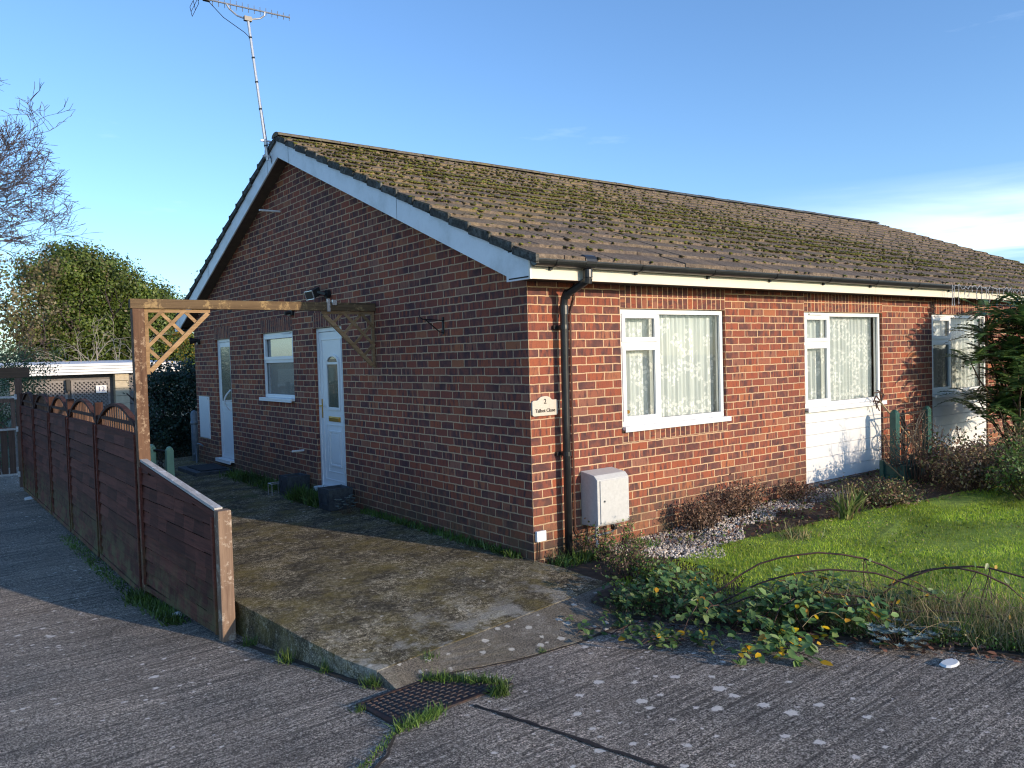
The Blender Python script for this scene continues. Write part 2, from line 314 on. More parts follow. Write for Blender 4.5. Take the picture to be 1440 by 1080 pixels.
# ------------------------------------------------------------------ mesh builder
class MB:
    def __init__(s, T=None): s.v = []; s.f = []; s.uv = []; s.mi = []; s.T = T or (lambda p: p)
    def vert(s, p): s.v.append(tuple(s.T(p))); return len(s.v) - 1
    def face(s, pts, uvs=None, mi=0):
        s.f.append([s.vert(p) for p in pts]); s.uv.append(uvs or [(0, 0)] * len(pts)); s.mi.append(mi)
    def faces(s, pts, fs, mi=0):
        b = len(s.v)
        for p in pts: s.vert(p)
        for f in fs: s.f.append([b + i for i in f]); s.uv.append([(0, 0)] * len(f)); s.mi.append(mi)
    def box(s, a, b, mi=0):
        (x0, y0, z0), (x1, y1, z1) = a, b
        if x0 > x1: x0, x1 = x1, x0
        if y0 > y1: y0, y1 = y1, y0
        if z0 > z1: z0, z1 = z1, z0
        s.faces([(x0, y0, z0), (x1, y0, z0), (x1, y1, z0), (x0, y1, z0), (x0, y0, z1), (x1, y0, z1), (x1, y1, z1), (x0, y1, z1)],
                [(0, 3, 2, 1), (4, 5, 6, 7), (0, 1, 5, 4), (1, 2, 6, 5), (2, 3, 7, 6), (3, 0, 4, 7)], mi)
    def bar(s, p, q, w, h, up=(0, 0, 1), mi=0):
        p = Vector(p); q = Vector(q); d = (q - p).normalized(); u = Vector(up)
        if abs(d.dot(u)) > .95: u = Vector((1, 0, 0))
        r = d.cross(u).normalized(); u = r.cross(d).normalized()
        pts = [c + r * a * w / 2 + u * b * h / 2 for c in (p, q) for a, b in ((-1, -1), (1, -1), (1, 1), (-1, 1))]
        s.faces(pts, [(3, 2, 1, 0), (4, 5, 6, 7), (0, 1, 5, 4), (1, 2, 6, 5), (2, 3, 7, 6), (3, 0, 4, 7)], mi)
    def tube(s, pts, r, n=8, mi=0, cap=True):
        pts = [Vector(p) for p in pts]; rs = r if isinstance(r, (list, tuple)) else [r] * len(pts)
        rings = []; ref = None
        for i, p in enumerate(pts):
            d = (pts[min(i + 1, len(pts) - 1)] - pts[max(i - 1, 0)]).normalized()
            if ref is None: ref = Vector((0, 0, 1)) if abs(d.z) < .9 else Vector((1, 0, 0))
            a = d.cross(ref).normalized(); b = a.cross(d).normalized(); ref = b
            rings.append([s.vert(p + a * rs[i] * math.cos(2 * PI * k / n) + b * rs[i] * math.sin(2 * PI * k / n)) for k in range(n)])
        for A, B in zip(rings, rings[1:]):
            for k in range(n):
                s.f.append([A[k], A[(k + 1) % n], B[(k + 1) % n], B[k]]); s.uv.append([(0, 0)] * 4); s.mi.append(mi)
        if cap:
            for R_ in (rings[0][::-1], rings[-1]): s.f.append(list(R_)); s.uv.append([(0, 0)] * n); s.mi.append(mi)
    def prism(s, poly, ext, mi=0):
        """poly: 3D points list, ext: vector"""
        n = len(poly); e = Vector(ext); pts = [Vector(p) for p in poly] + [Vector(p) + e for p in poly]
        s.faces(pts, [tuple(range(n))[::-1], tuple(range(n, 2 * n))] + [(i, (i + 1) % n, n + (i + 1) % n, n + i) for i in range(n)], mi)
    def build(s, name, mats, parent=None, bevel=0, smooth=False, recalc=True):
        me = bpy.data.meshes.new(name)
        me.from_pydata(s.v, [], s.f); me.update()
        uvl = me.uv_layers.new(name='UVMap')
        flat = [c for u in s.uv for p in u for c in p]
        uvl.data.foreach_set('uv', flat)
        if isinstance(mats, str): mats = [mats]
        for k in mats: me.materials.append(M[k])
        if len(mats) > 1: me.polygons.foreach_set('material_index', s.mi)
        if recalc or bevel:
            bm = bmesh.new(); bm.from_mesh(me)
            bmesh.ops.recalc_face_normals(bm, faces=bm.faces)
            if bevel: bmesh.ops.bevel(bm, geom=[e for e in bm.edges if len(e.link_faces) == 2 and e.calc_face_angle(0) > .5], offset=bevel, segments=2, affect='EDGES', profile=.6)
            bm.to_mesh(me); bm.free()
        if smooth: me.polygons.foreach_set('use_smooth', [True] * len(me.polygons))
        o = bpy.data.objects.new(name, me); COL.objects.link(o)
        if parent: o.parent = parent
        return o

def tag(o, label=None, cat=None, group=None, kind=None):
    if label: o['label'] = label
    if cat: o['category'] = cat
    if group: o['group'] = group
    if kind: o['kind'] = kind
    return o
def thing(name, label, cat, group=None, loc=(0, 0, 0)):
    o = bpy.data.objects.new(name, None); COL.objects.link(o); o.location = loc; o.empty_display_size = .1
    tag(o, label, cat, group); 
    return o
def part(mb, name, mats, parent, **k):
    # mesh data is in world coordinates; parents are empties that may sit elsewhere
    o = mb.build(name, mats, None, **k)
    attach(o, parent); return o
def worldmat(p):
    m = Matrix.Identity(4)
    while p: m = p.matrix_basis @ m if p.parent is None else p.matrix_parent_inverse @ p.matrix_basis @ m; p = p.parent
    return m
def attach(o, parent):
    if parent is None: return
    o.parent = parent
    loc = Vector((0, 0, 0)); p = parent
    while p: loc += p.location; p = p.parent
    o.data.transform(Matrix.Translation(-loc))

# numpy scatter -----------------------------------------------------------
def rotmats(normals, spin):
    n = normals / (np.linalg.norm(normals, axis=1, keepdims=True) + 1e-9)
    a = np.where(np.abs(n[:, 2:3]) < .9, np.array([[0., 0, 1]]), np.array([[1., 0, 0]]))
    t = np.cross(a, n); t /= np.linalg.norm(t, axis=1, keepdims=True); b = np.cross(n, t)
    c, s_ = np.cos(spin)[:, None], np.sin(spin)[:, None]
    x = t * c + b * s_; y = np.cross(n, x)
    return np.stack([x, y, n], axis=2)
def scatter(name, tv, tf, P, R, S, mats, parent=None, mi=None, smooth=False):
    """tv template verts (k,3), tf faces (all same len), P (N,3), R (N,3,3), S (N,) or (N,3)"""
    tv = np.array(tv, float); tf = np.array(tf, int); N = len(P); S = np.asarray(S, float)
    if S.ndim == 1: S = S[:, None]
    V = np.einsum('nij,nkj->nki', R, tv[None] * S[:, None, :]) + P[:, None, :]
    V = V.reshape(-1, 3); k = len(tv); L = tf.shape[1]
    F = (tf[None] + (np.arange(N) * k)[:, None, None]).reshape(-1)
    nf = N * len(tf)
    if parent is not None:
        loc = np.zeros(3); p = parent
        while p: loc += np.array(p.location); p = p.parent
        V = V - loc
    me = bpy.data.meshes.new(name)
    me.vertices.add(len(V)); me.vertices.foreach_set('co', V.ravel())
    me.loops.add(len(F)); me.loops.foreach_set('vertex_index', F.astype(np.int32))
    me.polygons.add(nf); me.polygons.foreach_set('loop_start', (np.arange(nf) * L).astype(np.int32))
    try: me.polygons.foreach_set('loop_total', np.full(nf, L, np.int32))
    except Exception: pass
    if isinstance(mats, str): mats = [mats]
    for m_ in mats: me.materials.append(M[m_])
    if mi is not None: me.polygons.foreach_set('material_index', np.repeat(mi, len(tf)).astype(np.int32))
    if smooth: me.polygons.foreach_set('use_smooth', np.ones(nf, bool))
    me.update(calc_edges=True); me.validate()
    o = bpy.data.objects.new(name, me); COL.objects.link(o)
    if parent is not None: o.parent = parent
    return o
QUAD = ([(-.5, 0, 0), (0, -.32, .03), (.5, 0, 0), (0, .32, .03)], [(0, 1, 2, 3)])
LEAF = ([(0, 0, 0), (.3, -.28, .07), (.72, -.22, .05), (1, 0, -.04), (.72, .22, .05), (.3, .28, .07), (.35, 0, 0), (.7, 0, -.01)],
        [(0, 1, 6, 6), (1, 2, 7, 6), (2, 3, 7, 7), (3, 4, 7, 7), (4, 5, 6, 7), (5, 0, 6, 6)])
LEAF = (LEAF[0], [(0, 1, 6), (1, 2, 7), (1, 7, 6), (2, 3, 7), (3, 4, 7), (4, 5, 6), (4, 6, 7), (5, 0, 6)])
BLADE = ([(-.5, 0, 0), (.5, 0, 0), (.36, .12, .5), (-.36, .12, .5), (.0, .42, 1.)], [(0, 1, 2), (0, 2, 3), (3, 2, 4)])
_t = (1 + 5 ** .5) / 2
ICO = (np.array([(-1, _t, 0), (1, _t, 0), (-1, -_t, 0), (1, -_t, 0), (0, -1, _t), (0, 1, _t), (0, -1, -_t), (0, 1, -_t), (_t, 0, -1), (_t, 0, 1), (-_t, 0, -1), (-_t, 0, 1)]) / 1.902,
       [(0, 11, 5), (0, 5, 1), (0, 1, 7), (0, 7, 10), (0, 10, 11), (1, 5, 9), (5, 11, 4), (11, 10, 2), (10, 7, 6), (7, 1, 8), (3, 9, 4), (3, 4, 2), (3, 2, 6), (3, 6, 8), (3, 8, 9), (4, 9, 5), (2, 4, 11), (6, 2, 10), (8, 6, 7), (9, 8, 1)])
def rdir(N): v = RNG.normal(size=(N, 3)); return v / np.linalg.norm(v, axis=1, keepdims=True)
def blades(name, P, h, w, mats, parent=None, lean=.35, mi=None):
    N = len(P); n = np.tile([[0., 0, 1]], (N, 1)); az = RNG.uniform(0, 2 * PI, N)
    tilt = RNG.normal(0, lean, N); up = np.stack([np.cos(az) * tilt, np.sin(az) * tilt, np.ones(N)], 1)
    R = rotmats(up, RNG.uniform(0, 2 * PI, N)); S = np.stack([w * RNG.uniform(.7, 1.3, N), h * RNG.uniform(.5, 1.4, N), h * RNG.uniform(.6, 1.3, N)], 1)
    return scatter(name, BLADE[0], BLADE[1], P, R, S, mats, parent, mi)

# ------------------------------------------------------------------ terrain
def zr(X, Y):
    X = min(max(X, -9), 4); yy = min(Y, 3.0); z = -.18 - .055 * (yy + 1.4) + .02 * (X + 2)
    if Y > 3: z -= .006 * (Y - 3)
    return z
def zslab(X, Y):
    t = min(max((.3 - Y) / 1.3, 0), 1); return .02 + .03 * X - .07 * t * t * (3 - 2 * t)
def xe(Y): return -.25 - (Y + 1.1) * .38 if Y < -1.1 else -.25
def zg(X, Y):
    base = -.055 + .042 * min(max(X, 0), 6)
    d = X - xe(Y); e = zr(X, Y) + .010
    t = min(max(d / .9, 0), 1); t = t * t * (3 - 2 * t)
    if Y > -1.0: t = 1
    return e * (1 - t) + base * t + .012 * math.sin(X * 3.1 + Y * 2.3)
def grid(name, xs, ys, zf, mat, kind='structure', skirt=0):
    nx, ny = len(xs), len(ys); v = [(x, y, zf(x, y)) for y in ys for x in xs]
    f = [(j * nx + i, j * nx + i + 1, (j + 1) * nx + i + 1, (j + 1) * nx + i) for j in range(ny - 1) for i in range(nx - 1)]
    me = bpy.data.meshes.new(name); me.from_pydata(v, [], f); me.materials.append(M[mat]); me.update()
    o = bpy.data.objects.new(name, me); COL.objects.link(o); tag(o, kind=kind); return o
lin = lambda a, b, n: [a + (b - a) * i / (n - 1) for i in range(n)]
grid('driveway_road', lin(-9, 4.5, 46), lin(-14, 17, 90), zr, 'drive')
grid('ground', [-400, -60, -9, 0, 30, 80, 400], [-400, -60, -14, 0, 17, 60, 400], lambda x, y: -.95, 'land')
def side_slab():
    mb = MB()
    L = [(-2.095, -1.04), (-2.165, -.75), (-2.235, -.35), (-2.345, .80), (-2.44, 3), (-2.48, 6), (-2.5, 10.9)]
    R = [(.13, -.80), (.10, -.60), (.07, -.25), (-.002, .0), (-.002, 3), (-.002, 6), (-.002, 9.95)]
    R[-1] = (1.2, 10.9)
    T = []
    for (a, b) in zip(L, R):
        row = [(a[0] + (b[0] - a[0]) * k / 8, a[1] + (b[1] - a[1]) * k / 8) for k in range(9)]
        T.append([(x, y, zslab(x, y) - (.012 if 0 else 0)) for x, y in row])
    for A, B in zip(T, T[1:]):
        for k in range(8): mb.face([A[k], A[k + 1], B[k + 1], B[k]])
    # left edge face and front edge face
    for A, B in zip(T, T[1:]):
        a, b = A[0], B[0]; mb.face([a, b, (b[0], b[1], -.8), (a[0], a[1], -.8)])
    for k in range(8):
        a, b = T[0][k], T[0][k + 1]; mb.face([a, b, (b[0], b[1], -.8), (a[0], a[1], -.8)])
    for A, B in zip(T[:3], T[1:4]):
        a, b = A[-1], B[-1]; mb.face([a, b, (b[0], b[1], -.8), (a[0], a[1], -.8)])
    return mb.build('side_path_slab', 'slab')
tag(side_slab(), kind='structure')
def strip_ramp():
    mb = MB()
    back = [(-2.09, -1.045), (-1.7, -1.0), (-1.2, -.948), (-.7, -.894), (-.3, -.85), (.13, -.804)]
    front = [(-2.06, -1.23), (-1.72, -1.20), (-1.25, -1.36), (-.75, -1.41), (-.25, -1.36), (.02, -1.30)]
    n = 4; rows = []
    for j in range(n + 1):
        t = j / n
        rows.append([(b[0] + (f_[0] - b[0]) * t, b[1] + (f_[1] - b[1]) * t, (zslab(*b) - .004) * (1 - t) + (zr(*f_) + .007) * t) for b, f_ in zip(back, front)])
    for A, B in zip(rows, rows[1:]):
        for k in range(5): mb.face([A[k], A[k + 1], B[k + 1], B[k]])
    for k in range(5):
        a, b = rows[-1][k], rows[-1][k + 1]; mb.face([a, b, (b[0], b[1], -.6), (a[0], a[1], -.6)])
    a, b = rows[0][0], rows[-1][0]; mb.face([a, b, (b[0], b[1], -.6), (a[0], a[1], -.6)])
    return mb.build('ramp_strip', 'strip')
tag(strip_ramp(), kind='structure')
def garden():
    # garden ground from the drive edge to beyond the frame, as rows in Y
    ys = [-14, -10, -7, -5.5] + lin(-4.8, 0, 25); mb = MB(); rows = []
    for y in ys:
        x0 = xe(y) if y < -.9 else .08
        xs = [x0 + d for d in (0, .15, .3, .5, .75, 1, 1.3, 1.7, 2.2, 2.8, 3.5, 4.5, 6, 8, 11, 16, 24)]
        rows.append([(x, y, zg(x, y)) for x in xs])
    for A, B in zip(rows, rows[1:]):
        for k in range(len(A) - 1): mb.face([A[k], A[k + 1], B[k + 1], B[k]])
        a, b = A[0], B[0]; mb.face([a, b, (b[0], b[1], -.6), (a[0], a[1], -.6)])
    return mb
gd = tag(garden().build('garden_soil', 'soil', smooth=False), kind='structure')

# drive joints: thin dark grooves laid as mortar-filled cracks
def crack(name, pts, w, mat, dz=.005):
    mb = MB(); P = []
    pts2 = []
    for (x0, y0), (x1, y1) in zip(pts, pts[1:]):
        for k in range(10): pts2.append((x0 + (x1 - x0) * k / 10, y0 + (y1 - y0) * k / 10))
    pts2.append(pts[-1])
    for i, (x, y) in enumerate(pts2):
        x += random.uniform(-.006, .006); y += random.uniform(-.006, .006)
        a = pts2[min(i + 1, len(pts2) - 1)]; b = pts2[max(i - 1, 0)]
        d = Vector((a[0] - b[0], a[1] - b[1])).normalized(); ww = w * random.uniform(.6, 1.3) / 2
        P.append(((x - d.y * ww, y + d.x * ww, zr(x, y) + dz), (x + d.y * ww, y - d.x * ww, zr(x, y) + dz)))
    for A, B in zip(P, P[1:]): mb.face([A[0], A[1], B[1], B[0]])
    return tag(mb.build(name, mat), kind='structure')
crack('drive_joint', [(-1.86, -1.76), (-1.79, -2.2), (-1.70, -2.83), (-1.5, -4.2), (-1.3, -6)], .026, 'black_iron')
crack('drive_joint', [(-2.33, -1.72), (-2.52, -1.95), (-2.75, -2.13), (-3.3, -2.4), (-4.6, -2.9)], .020, 'soil')
crack('drive_joint', [(-2.05, -1.24), (-1.72, -1.215), (-1.26, -1.375), (-.75, -1.43), (-.3, -1.38), (.05, -1.32)], .018, 'soil')
crack('drive_joint', [(-2.42, .60), (-2.27, -.2), (-2.20, -.7), (-2.12, -1.12)], .05, 'soil')

# ------------------------------------------------------------------ bungalow walls
FR = lambda p: (p[0], p[1], p[2])          # front wall: (u, depth, z)
SD = lambda p: (p[1], p[0], p[2])          # side wall: u = Y, depth = X
VO = -2.415 + 40 * CH
def wall(name, T, u0, u1, z0, z1, holes, soldiers, mats, parent, extra=None):
    """soldiers: (u0,u1,z0,z1); holes: same; faces grid-split; mats[0]=brick, mats[1]=soldier"""
    us = sorted({u0, u1} | {a for h in holes + soldiers for a in h[:2] if u0 <= a <= u1})
    zs = sorted({z0, z1} | {a for h in holes + soldiers for a in h[2:4] if z0 <= a <= z1})
    mb = MB(T)
    inside = lambda h, u, z: h[0] < u < h[1] and h[2] < z < h[3]
    for a, b in zip(us, us[1:]):
        for c, d in zip(zs, zs[1:]):
            u, z = (a + b) / 2, (c + d) / 2
            if any(inside(h, u, z) for h in holes): continue
            s = next((h for h in soldiers if inside(h, u, z)), None)
            q = [(a, 0, c), (b, 0, c), (b, 0, d), (a, 0, d)]
            if s:
                uv = [(p[2] - s[2], p[0] - s[0]) for p in q]; mi = s[4] if len(s) > 4 else 1
                if mi == 2: uv = [(p[0], p[2] + VO) for p in q]
                mb.face(q, uv, mi)
            else: mb.face(q, [(p[0], p[2] + VO) for p in q], 0)
    for h in holes:  # brick reveals
        a, b, c, d = h[:4]; t = .11
        for (p, q, n) in (((a, c), (a, d), 0), ((b, d), (b, c), 0)):
            mb.face([(p[0], 0, p[1]), (q[0], 0, q[1]), (q[0], t, q[1]), (p[0], t, p[1])], [(0, p[1] + VO), (0, q[1] + VO), (t, q[1] + VO), (t, p[1] + VO)], 0)
        mb.face([(a, 0, d), (b, 0, d), (b, t, d), (a, t, d)], [(a, 0), (b, 0), (b, t), (a, t)], 0)
        mb.face([(a, 0, c), (b, 0, c), (b, t, c), (a, t, c)], [(a, 0), (b, 0), (b, t), (a, t)], 0)
    if extra: extra(mb)
    return part(mb, name, mats, parent, recalc=False)

XP = 7.06          # party line
HA = thing('brick_bungalow', 'near half of the brick bungalow with the gable wall and white front door', 'bungalow')
HB = thing('brick_bungalow', 'far half of the brick bungalow behind the dark leafy shrub at the right edge', 'bungalow')
W1 = (1.125, 2.70, 1.075, 2.24); W2 = (4.165, 5.945, 1.065, 2.24); W3 = (7.295, 9.10, 1.065, 2.24)
P2 = (4.165, 5.945, .18, 1.065); P3 = (7.295, 9.10, .20, 1.065)
TOPZ = 2.52
def sold(w, plinth=True, under=True):
    r = [(w[0], w[1], w[3], 2.353), (w[0], w[1], 2.353, TOPZ)]
    if under: r.append((w[0], w[1], w[2] - .125, w[2]))
    return r
wall('front_wall', FR, 0, XP, -.6, TOPZ, [W1, (W2[0], W2[1], P2[2], W2[3])], sold(W1) + sold(W2, under=False) + [(P2[0], P2[1], -.6, P2[2], 2)],
     ['brick_front', 'soldier_front', 'brick_plinth'], HA)
wall('front_wall', FR, XP, 15.0, -.6, TOPZ, [(W3[0], W3[1], P3[2], W3[3])], sold(W3, under=False), ['brick_front', 'soldier_front'], HB)
D1 = (3.715, 4.565, .14, 2.25); D2 = (7.955, 8.735, .17, 2.24); SW = (5.27, 6.50, 1.27, 2.255)
RY = 5.1
def gable(mb):
    zt = lambda y: 2.50 + .412 * y if y < RY else 2.50 + .412 * (2 * RY - y)
    q = [(0, 0, 2.52), (9.95, 0, 2.52), (9.95, 0, zt(9.95)), (RY, 0, zt(RY)), (.05, 0, 2.52)]
    q = [(0, 0, TOPZ), (9.95, 0, TOPZ), (9.95, 0, zt(9.95)), (RY, 0, zt(RY))]
    mb.face(q, [(p[0], p[2] + VO) for p in q], 0)
wall('side_wall', SD, 0, 9.95, -.6, TOPZ, [D1, D2, SW],
     [(D1[0], D1[1], D1[3], 2.452), (D2[0] - .03, D2[1] + .03, D2[3], 2.445), (SW[0], SW[1], SW[3], 2.452)], ['brick_side', 'soldier_side'], HA, gable)
mb = MB()
for (x0, x1, hh) in ((0, XP, HA), (XP, 15.0, HB)):
    m_ = MB(); m_.face([(x0, 9.95, -.6), (x1, 9.95, -.6), (x1, 9.95, 2.55), (x0, 9.95, 2.55)], [(x0, 0), (x1, 0), (x1, 3.1), (x0, 3.1)])
    part(m_, 'rear_wall', ['brick_front'], hh, recalc=False)
m_ = MB(); m_.face([(15, 0, -.6), (15, 9.95, -.6), (15, 9.95, 2.55), (15, RY, 4.6), (15, 0, 2.55)], [(0, 0), (9.95, 0), (9.95, 3.1), (RY, 5.2), (0, 3.1)])
part(m_, 'end_wall', ['brick_front'], HB, recalc=False)
# rooms behind the windows (plain boxes of plaster: floor, ceiling, back wall, partitions)
for (x0, x1, hh) in ((.12, XP - .06, HA), (XP + .06, 14.9, HB)):
    m_ = MB()
    m_.face([(x0, .12, .15), (x1, .12, .15), (x1, 3.6, .15), (x0, 3.6, .15)]); m_.face([(x0, .12, 2.4), (x1, .12, 2.4), (x1, 3.6, 2.4), (x0, 3.6, 2.4)])
    m_.face([(x0, 3.6, .15), (x1, 3.6, .15), (x1, 3.6, 2.4), (x0, 3.6, 2.4)])
    for x in ((x0, 3.5, x1) if x0 < 1 else (x0, x1)): m_.face([(x, .12, .15), (x, 3.6, .15), (x, 3.6, 2.4), (x, .12, 2.4)])
    part(m_, 'room', ['room'], hh, recalc=False)

# ------------------------------------------------------------------ roof
def zt(Y): return 2.640 + .41 * (Y + .386)
def zt_any(Y): return zt(Y) if Y <= RY else zt(2 * RY - Y)
GA = .322; TW = .30
def roof(xa, xb, parent, left_verge, right_verge):
    mb = MB()
    ns = int(round((xb - xa) / TW)); w = (xb - xa) / ns
    for side in (0, 1):
        for r in range(17):
            y0 = -.392 + GA * r; y1 = min(y0 + .36, RY)
            for i in range(ns):
                jx, jz, jy = random.uniform(-.004, .004), random.uniform(-.0025, .0025), random.uniform(-.005, .005)
                X0 = xa + i * w + .0015 + jx * .2; X1 = X0 + w - .003; tw = random.uniform(-.0012, .0012)
                prof = [(X0, .002), (X0 + .035, .002), (X0 + .055, .0), (X1 - .03, .0), (X1, .001)]
                za = zt(y0) + .008 + jz; zb = zt(y1) - .022 + jz
                A = [(x, y0 + jy, za + h + tw * k) for k, (x, h) in enumerate(prof)]; B = [(x, y1, zb + h) for x, h in prof]
                An = [(p[0], p[1], p[2] - .036) for p, (_, h) in zip(A, prof)]
                if side: fl = lambda p: (p[0], 2 * RY - p[1], p[2])
                else: fl = lambda p: p
                A = list(map(fl, A)); B = list(map(fl, B)); An = list(map(fl, An))
                n = 5; pts = A + B + An
                mb.faces(pts, [(k, k + 1, n + k + 1, n + k) for k in range(4)] + [(2 * n + k, 2 * n + k + 1, k + 1, k) for k in range(4)] + [(0, n, 2 * n), (n - 1, 3 * n - 1, 2 * n - 1)])
    R_ = part(mb, 'roof', ['tile'], parent, recalc=False)
    # roof deck under the tiles
    m_ = MB()
    for (ya, yb) in ((-.33, RY), (2 * RY + .33, RY)):
        m_.face([(xa + .05, ya, zt_any(ya) - .075), (xb - .05, ya, zt_any(ya) - .075), (xb - .05, yb, zt(RY) - .075), (xa + .05, yb, zt(RY) - .075)])
    part(m_, 'roof_deck', ['dark'], parent, recalc=False)
    # ridge caps
    m_ = MB(); L = .45; x = xa - .01
    while x < xb - .02:
        e = min(x + L, xb + .01); n = 8; dz = random.uniform(-.004, .004); prev = None
        for X in (x + .004, e - .004):
            ring = [(X, RY + .125 * math.cos(PI * k / n), zt(RY) - .040 + dz + .062 * math.sin(PI * k / n)) for k in range(n + 1)]
            if prev:
                m_.faces(prev + ring, [(k, k + 1, n + 1 + k + 1, n + 1 + k) for k in range(n)] + [tuple(range(n + 1)), tuple(range(n + 1, 2 * n + 2))])
            prev = ring
        x = e
    part(m_, 'ridge', ['ridge' if xa < 1 else 'ridge_far'], R_)
    # verges: mortar bed with stepped slips under each course
    for X, sg in ((xa, 1), (xb, -1)):
        if (sg == 1 and not left_verge) or (sg == -1 and not right_verge): continue
        m_ = MB()
        for side in (0, 1):
            for r in range(17):
                y0 = -.40 + GA * r; y1 = min(y0 + GA - .004, RY - .01); z0 = zt(y0) - .012; z1 = zt(y1) - .034
                th = .062 + random.uniform(-.006, .006)
                q = [(X - sg * .012, y0, z0 + .012), (X - sg * .012, y1, z1 + .004), (X - sg * .012, y1, z1 - th), (X - sg * .012, y0, z0 - th)]
                if side: q = [(a, 2 * RY - b, c) for a, b, c in q]
                m_.prism(q, (sg * .035, 0, 0))
                b0 = MB  # raised nib at the butt of each verge tile
                q = [(X - sg * .020, y0 - .012, z0 + .016), (X - sg * .020, y0 + .018, z0 + .020), (X - sg * .020, y0 + .022, z0 - .045), (X - sg * .020, y0 - .012, z0 - .045)]
                if side: q = [(a, 2 * RY - b, c) for a, b, c in q]
                m_.prism(q, (sg * .03, 0, 0))
        part(m_, 'verge', ['verge'], R_)
    # moss
    N = int((xb - xa) * 5200); X = RNG.uniform(xa + .05, xb - .05, N); rr = RNG.integers(0, 17, N)
    Yb = -.392 + GA * rr
    tdist = np.clip(RNG.exponential(.05, N), 0, .3); Y = Yb + np.where(RNG.random(N) < .55, -.006 - RNG.random(N) * .01, tdist)
    joint = RNG.random(N) < .45
    X = np.where(joint, xa + np.round((X - xa) / w) * w + RNG.normal(0, .012, N), X)
    row = rr / 16.
    # density: band running down the slope to the right, thin near the eaves
    cen = np.clip(.85 - X * .085, .12, 1); dens = np.exp(-((row - cen) / .30) ** 2) * .9 + .10
    dens *= np.clip((row + .02) / .22, .15, 1) * np.where(X > 9.5, .35, 1) * np.clip(1.3 - row * .5, .3, 1)
    patch = np.clip(.5 + .8 * np.sin(X * 2.1 + Y * 3.3) * np.sin(X * .9 - Y * 2.2 + 1) + .3 * np.sin(X * 5 + Y * 7), 0, 1.2)
    keep = RNG.random(N) < dens * (.35 + .65 * patch) * .8; X, Y, Yb = X[keep], Y[keep], Yb[keep]
    Z = zt(Y) + .004 - (Y - Yb) * 0; P = np.stack([X, Y, Z], 1); n = len(P)
    R__ = rotmats(np.tile([[0, -.38, .92]], (n, 1)) + RNG.normal(0, .1, (n, 3)), RNG.uniform(0, 6.3, n))
    S = np.stack([RNG.uniform(.007, .040, n), RNG.uniform(.007, .026, n), RNG.uniform(.004, .012, n)], 1)
    o = scatter('moss', ICO[0], ICO[1], P, R__, S, 'mossclump', R_); tag(o, kind='stuff')
    return R_
roof(-.205, XP + .02, HA, True, False)
roof(XP + .02, 15.2, HB, False, True)

# eaves: soffit, fascia, gutter, barge boards
def eaves(xa, xb, parent, soff_end=None):
    m_ = MB(); m_.box((xa, -.27, 2.462), (xb, .0, 2.474)); part(m_, 'soffit', ['dark'], parent)
    m_ = MB(); x = xa
    cuts = [c for c in (5.25, 10.4) if xa < c < xb]
    for a, b in zip([xa] + cuts, cuts + [xb]): m_.box((a + .001, -.29, 2.45), (b - .001, -.271, 2.62))
    part(m_, 'fascia', ['fascia'], parent, bevel=.002)
    m_ = MB(); n = 10; c = (-.352, 2.605); r = .056
    def ringat(X, r): return [(X, c[0] + r * math.cos(PI + PI * k / n), c[1] + r * math.sin(PI + PI * k / n)) for k in range(n + 1)]
    a0, b0 = ringat(xa, r), ringat(xb, r); a1, b1 = ringat(xa, r - .004), ringat(xb, r - .004)
    m_.faces(a0 + b0, [(k, k + 1, n + 2 + k, n + 1 + k) for k in range(n)]); m_.faces(a1 + b1, [(k, n + 1 + k, n + 2 + k, k + 1) for k in range(n)])
    for A, B in ((a0, a1), (b0, b1)): m_.faces(A + B, [(k, k + 1, n + 2 + k, n + 1 + k) for k in range(n)])
    m_.box((xa, c[0] - r - .003, c[1] - .006), (xb, c[0] - r + .005, c[1] + .002))
    m_.face(a0[:]) ; m_.face(b0[:])
    g_ = part(m_, 'gutter', ['black_pl'], parent, recalc=False)
    k = .02 + math.ceil((xa) / 1.02) * 1.02
    while k < xb:
        m_ = MB(); A, B = ringat(k - .016, r + .006), ringat(k + .016, r + .006); A2, B2 = ringat(k - .016, r), ringat(k + .016, r)
        m_.faces(A + B, [(i, i + 1, n + 2 + i, n + 1 + i) for i in range(n)])
        for P_, Q_ in ((A, A2), (B, B2)): m_.faces(P_ + Q_, [(i, i + 1, n + 2 + i, n + 1 + i) for i in range(n)])
        m_.box((k - .014, -.31, 2.525), (k + .014, -.289, 2.60))
        part(m_, 'gutter_bracket', ['black_pl'], g_, recalc=False); k += 1.02
    return g_
GU = eaves(-.195, XP, HA); GU2 = eaves(XP + .002, 15.15, HB)
m_ = MB(); m_.tube([(.33, -.352, 2.606), (.46, -.352, 2.606)], .0605, 18); m_.tube([(.395, -.352, 2.545), (.395, -.352, 2.47)], .042, 14); part(m_, 'gutter_outlet', ['black_pl'], GU, bevel=.006)
for (ya, yb) in ((9.95, 10.47),):
    m_ = MB(); m_.box((-.17, ya, 2.462), (15.1, yb, 2.474)); part(m_, 'soffit', ['dark'], HA)
    m_ = MB(); m_.box((-.17, 10.47, 2.45), (15.1, 10.49, 2.62)); part(m_, 'fascia', ['fascia'], HA)
zb = lambda y: 2.482 + .4115 * y
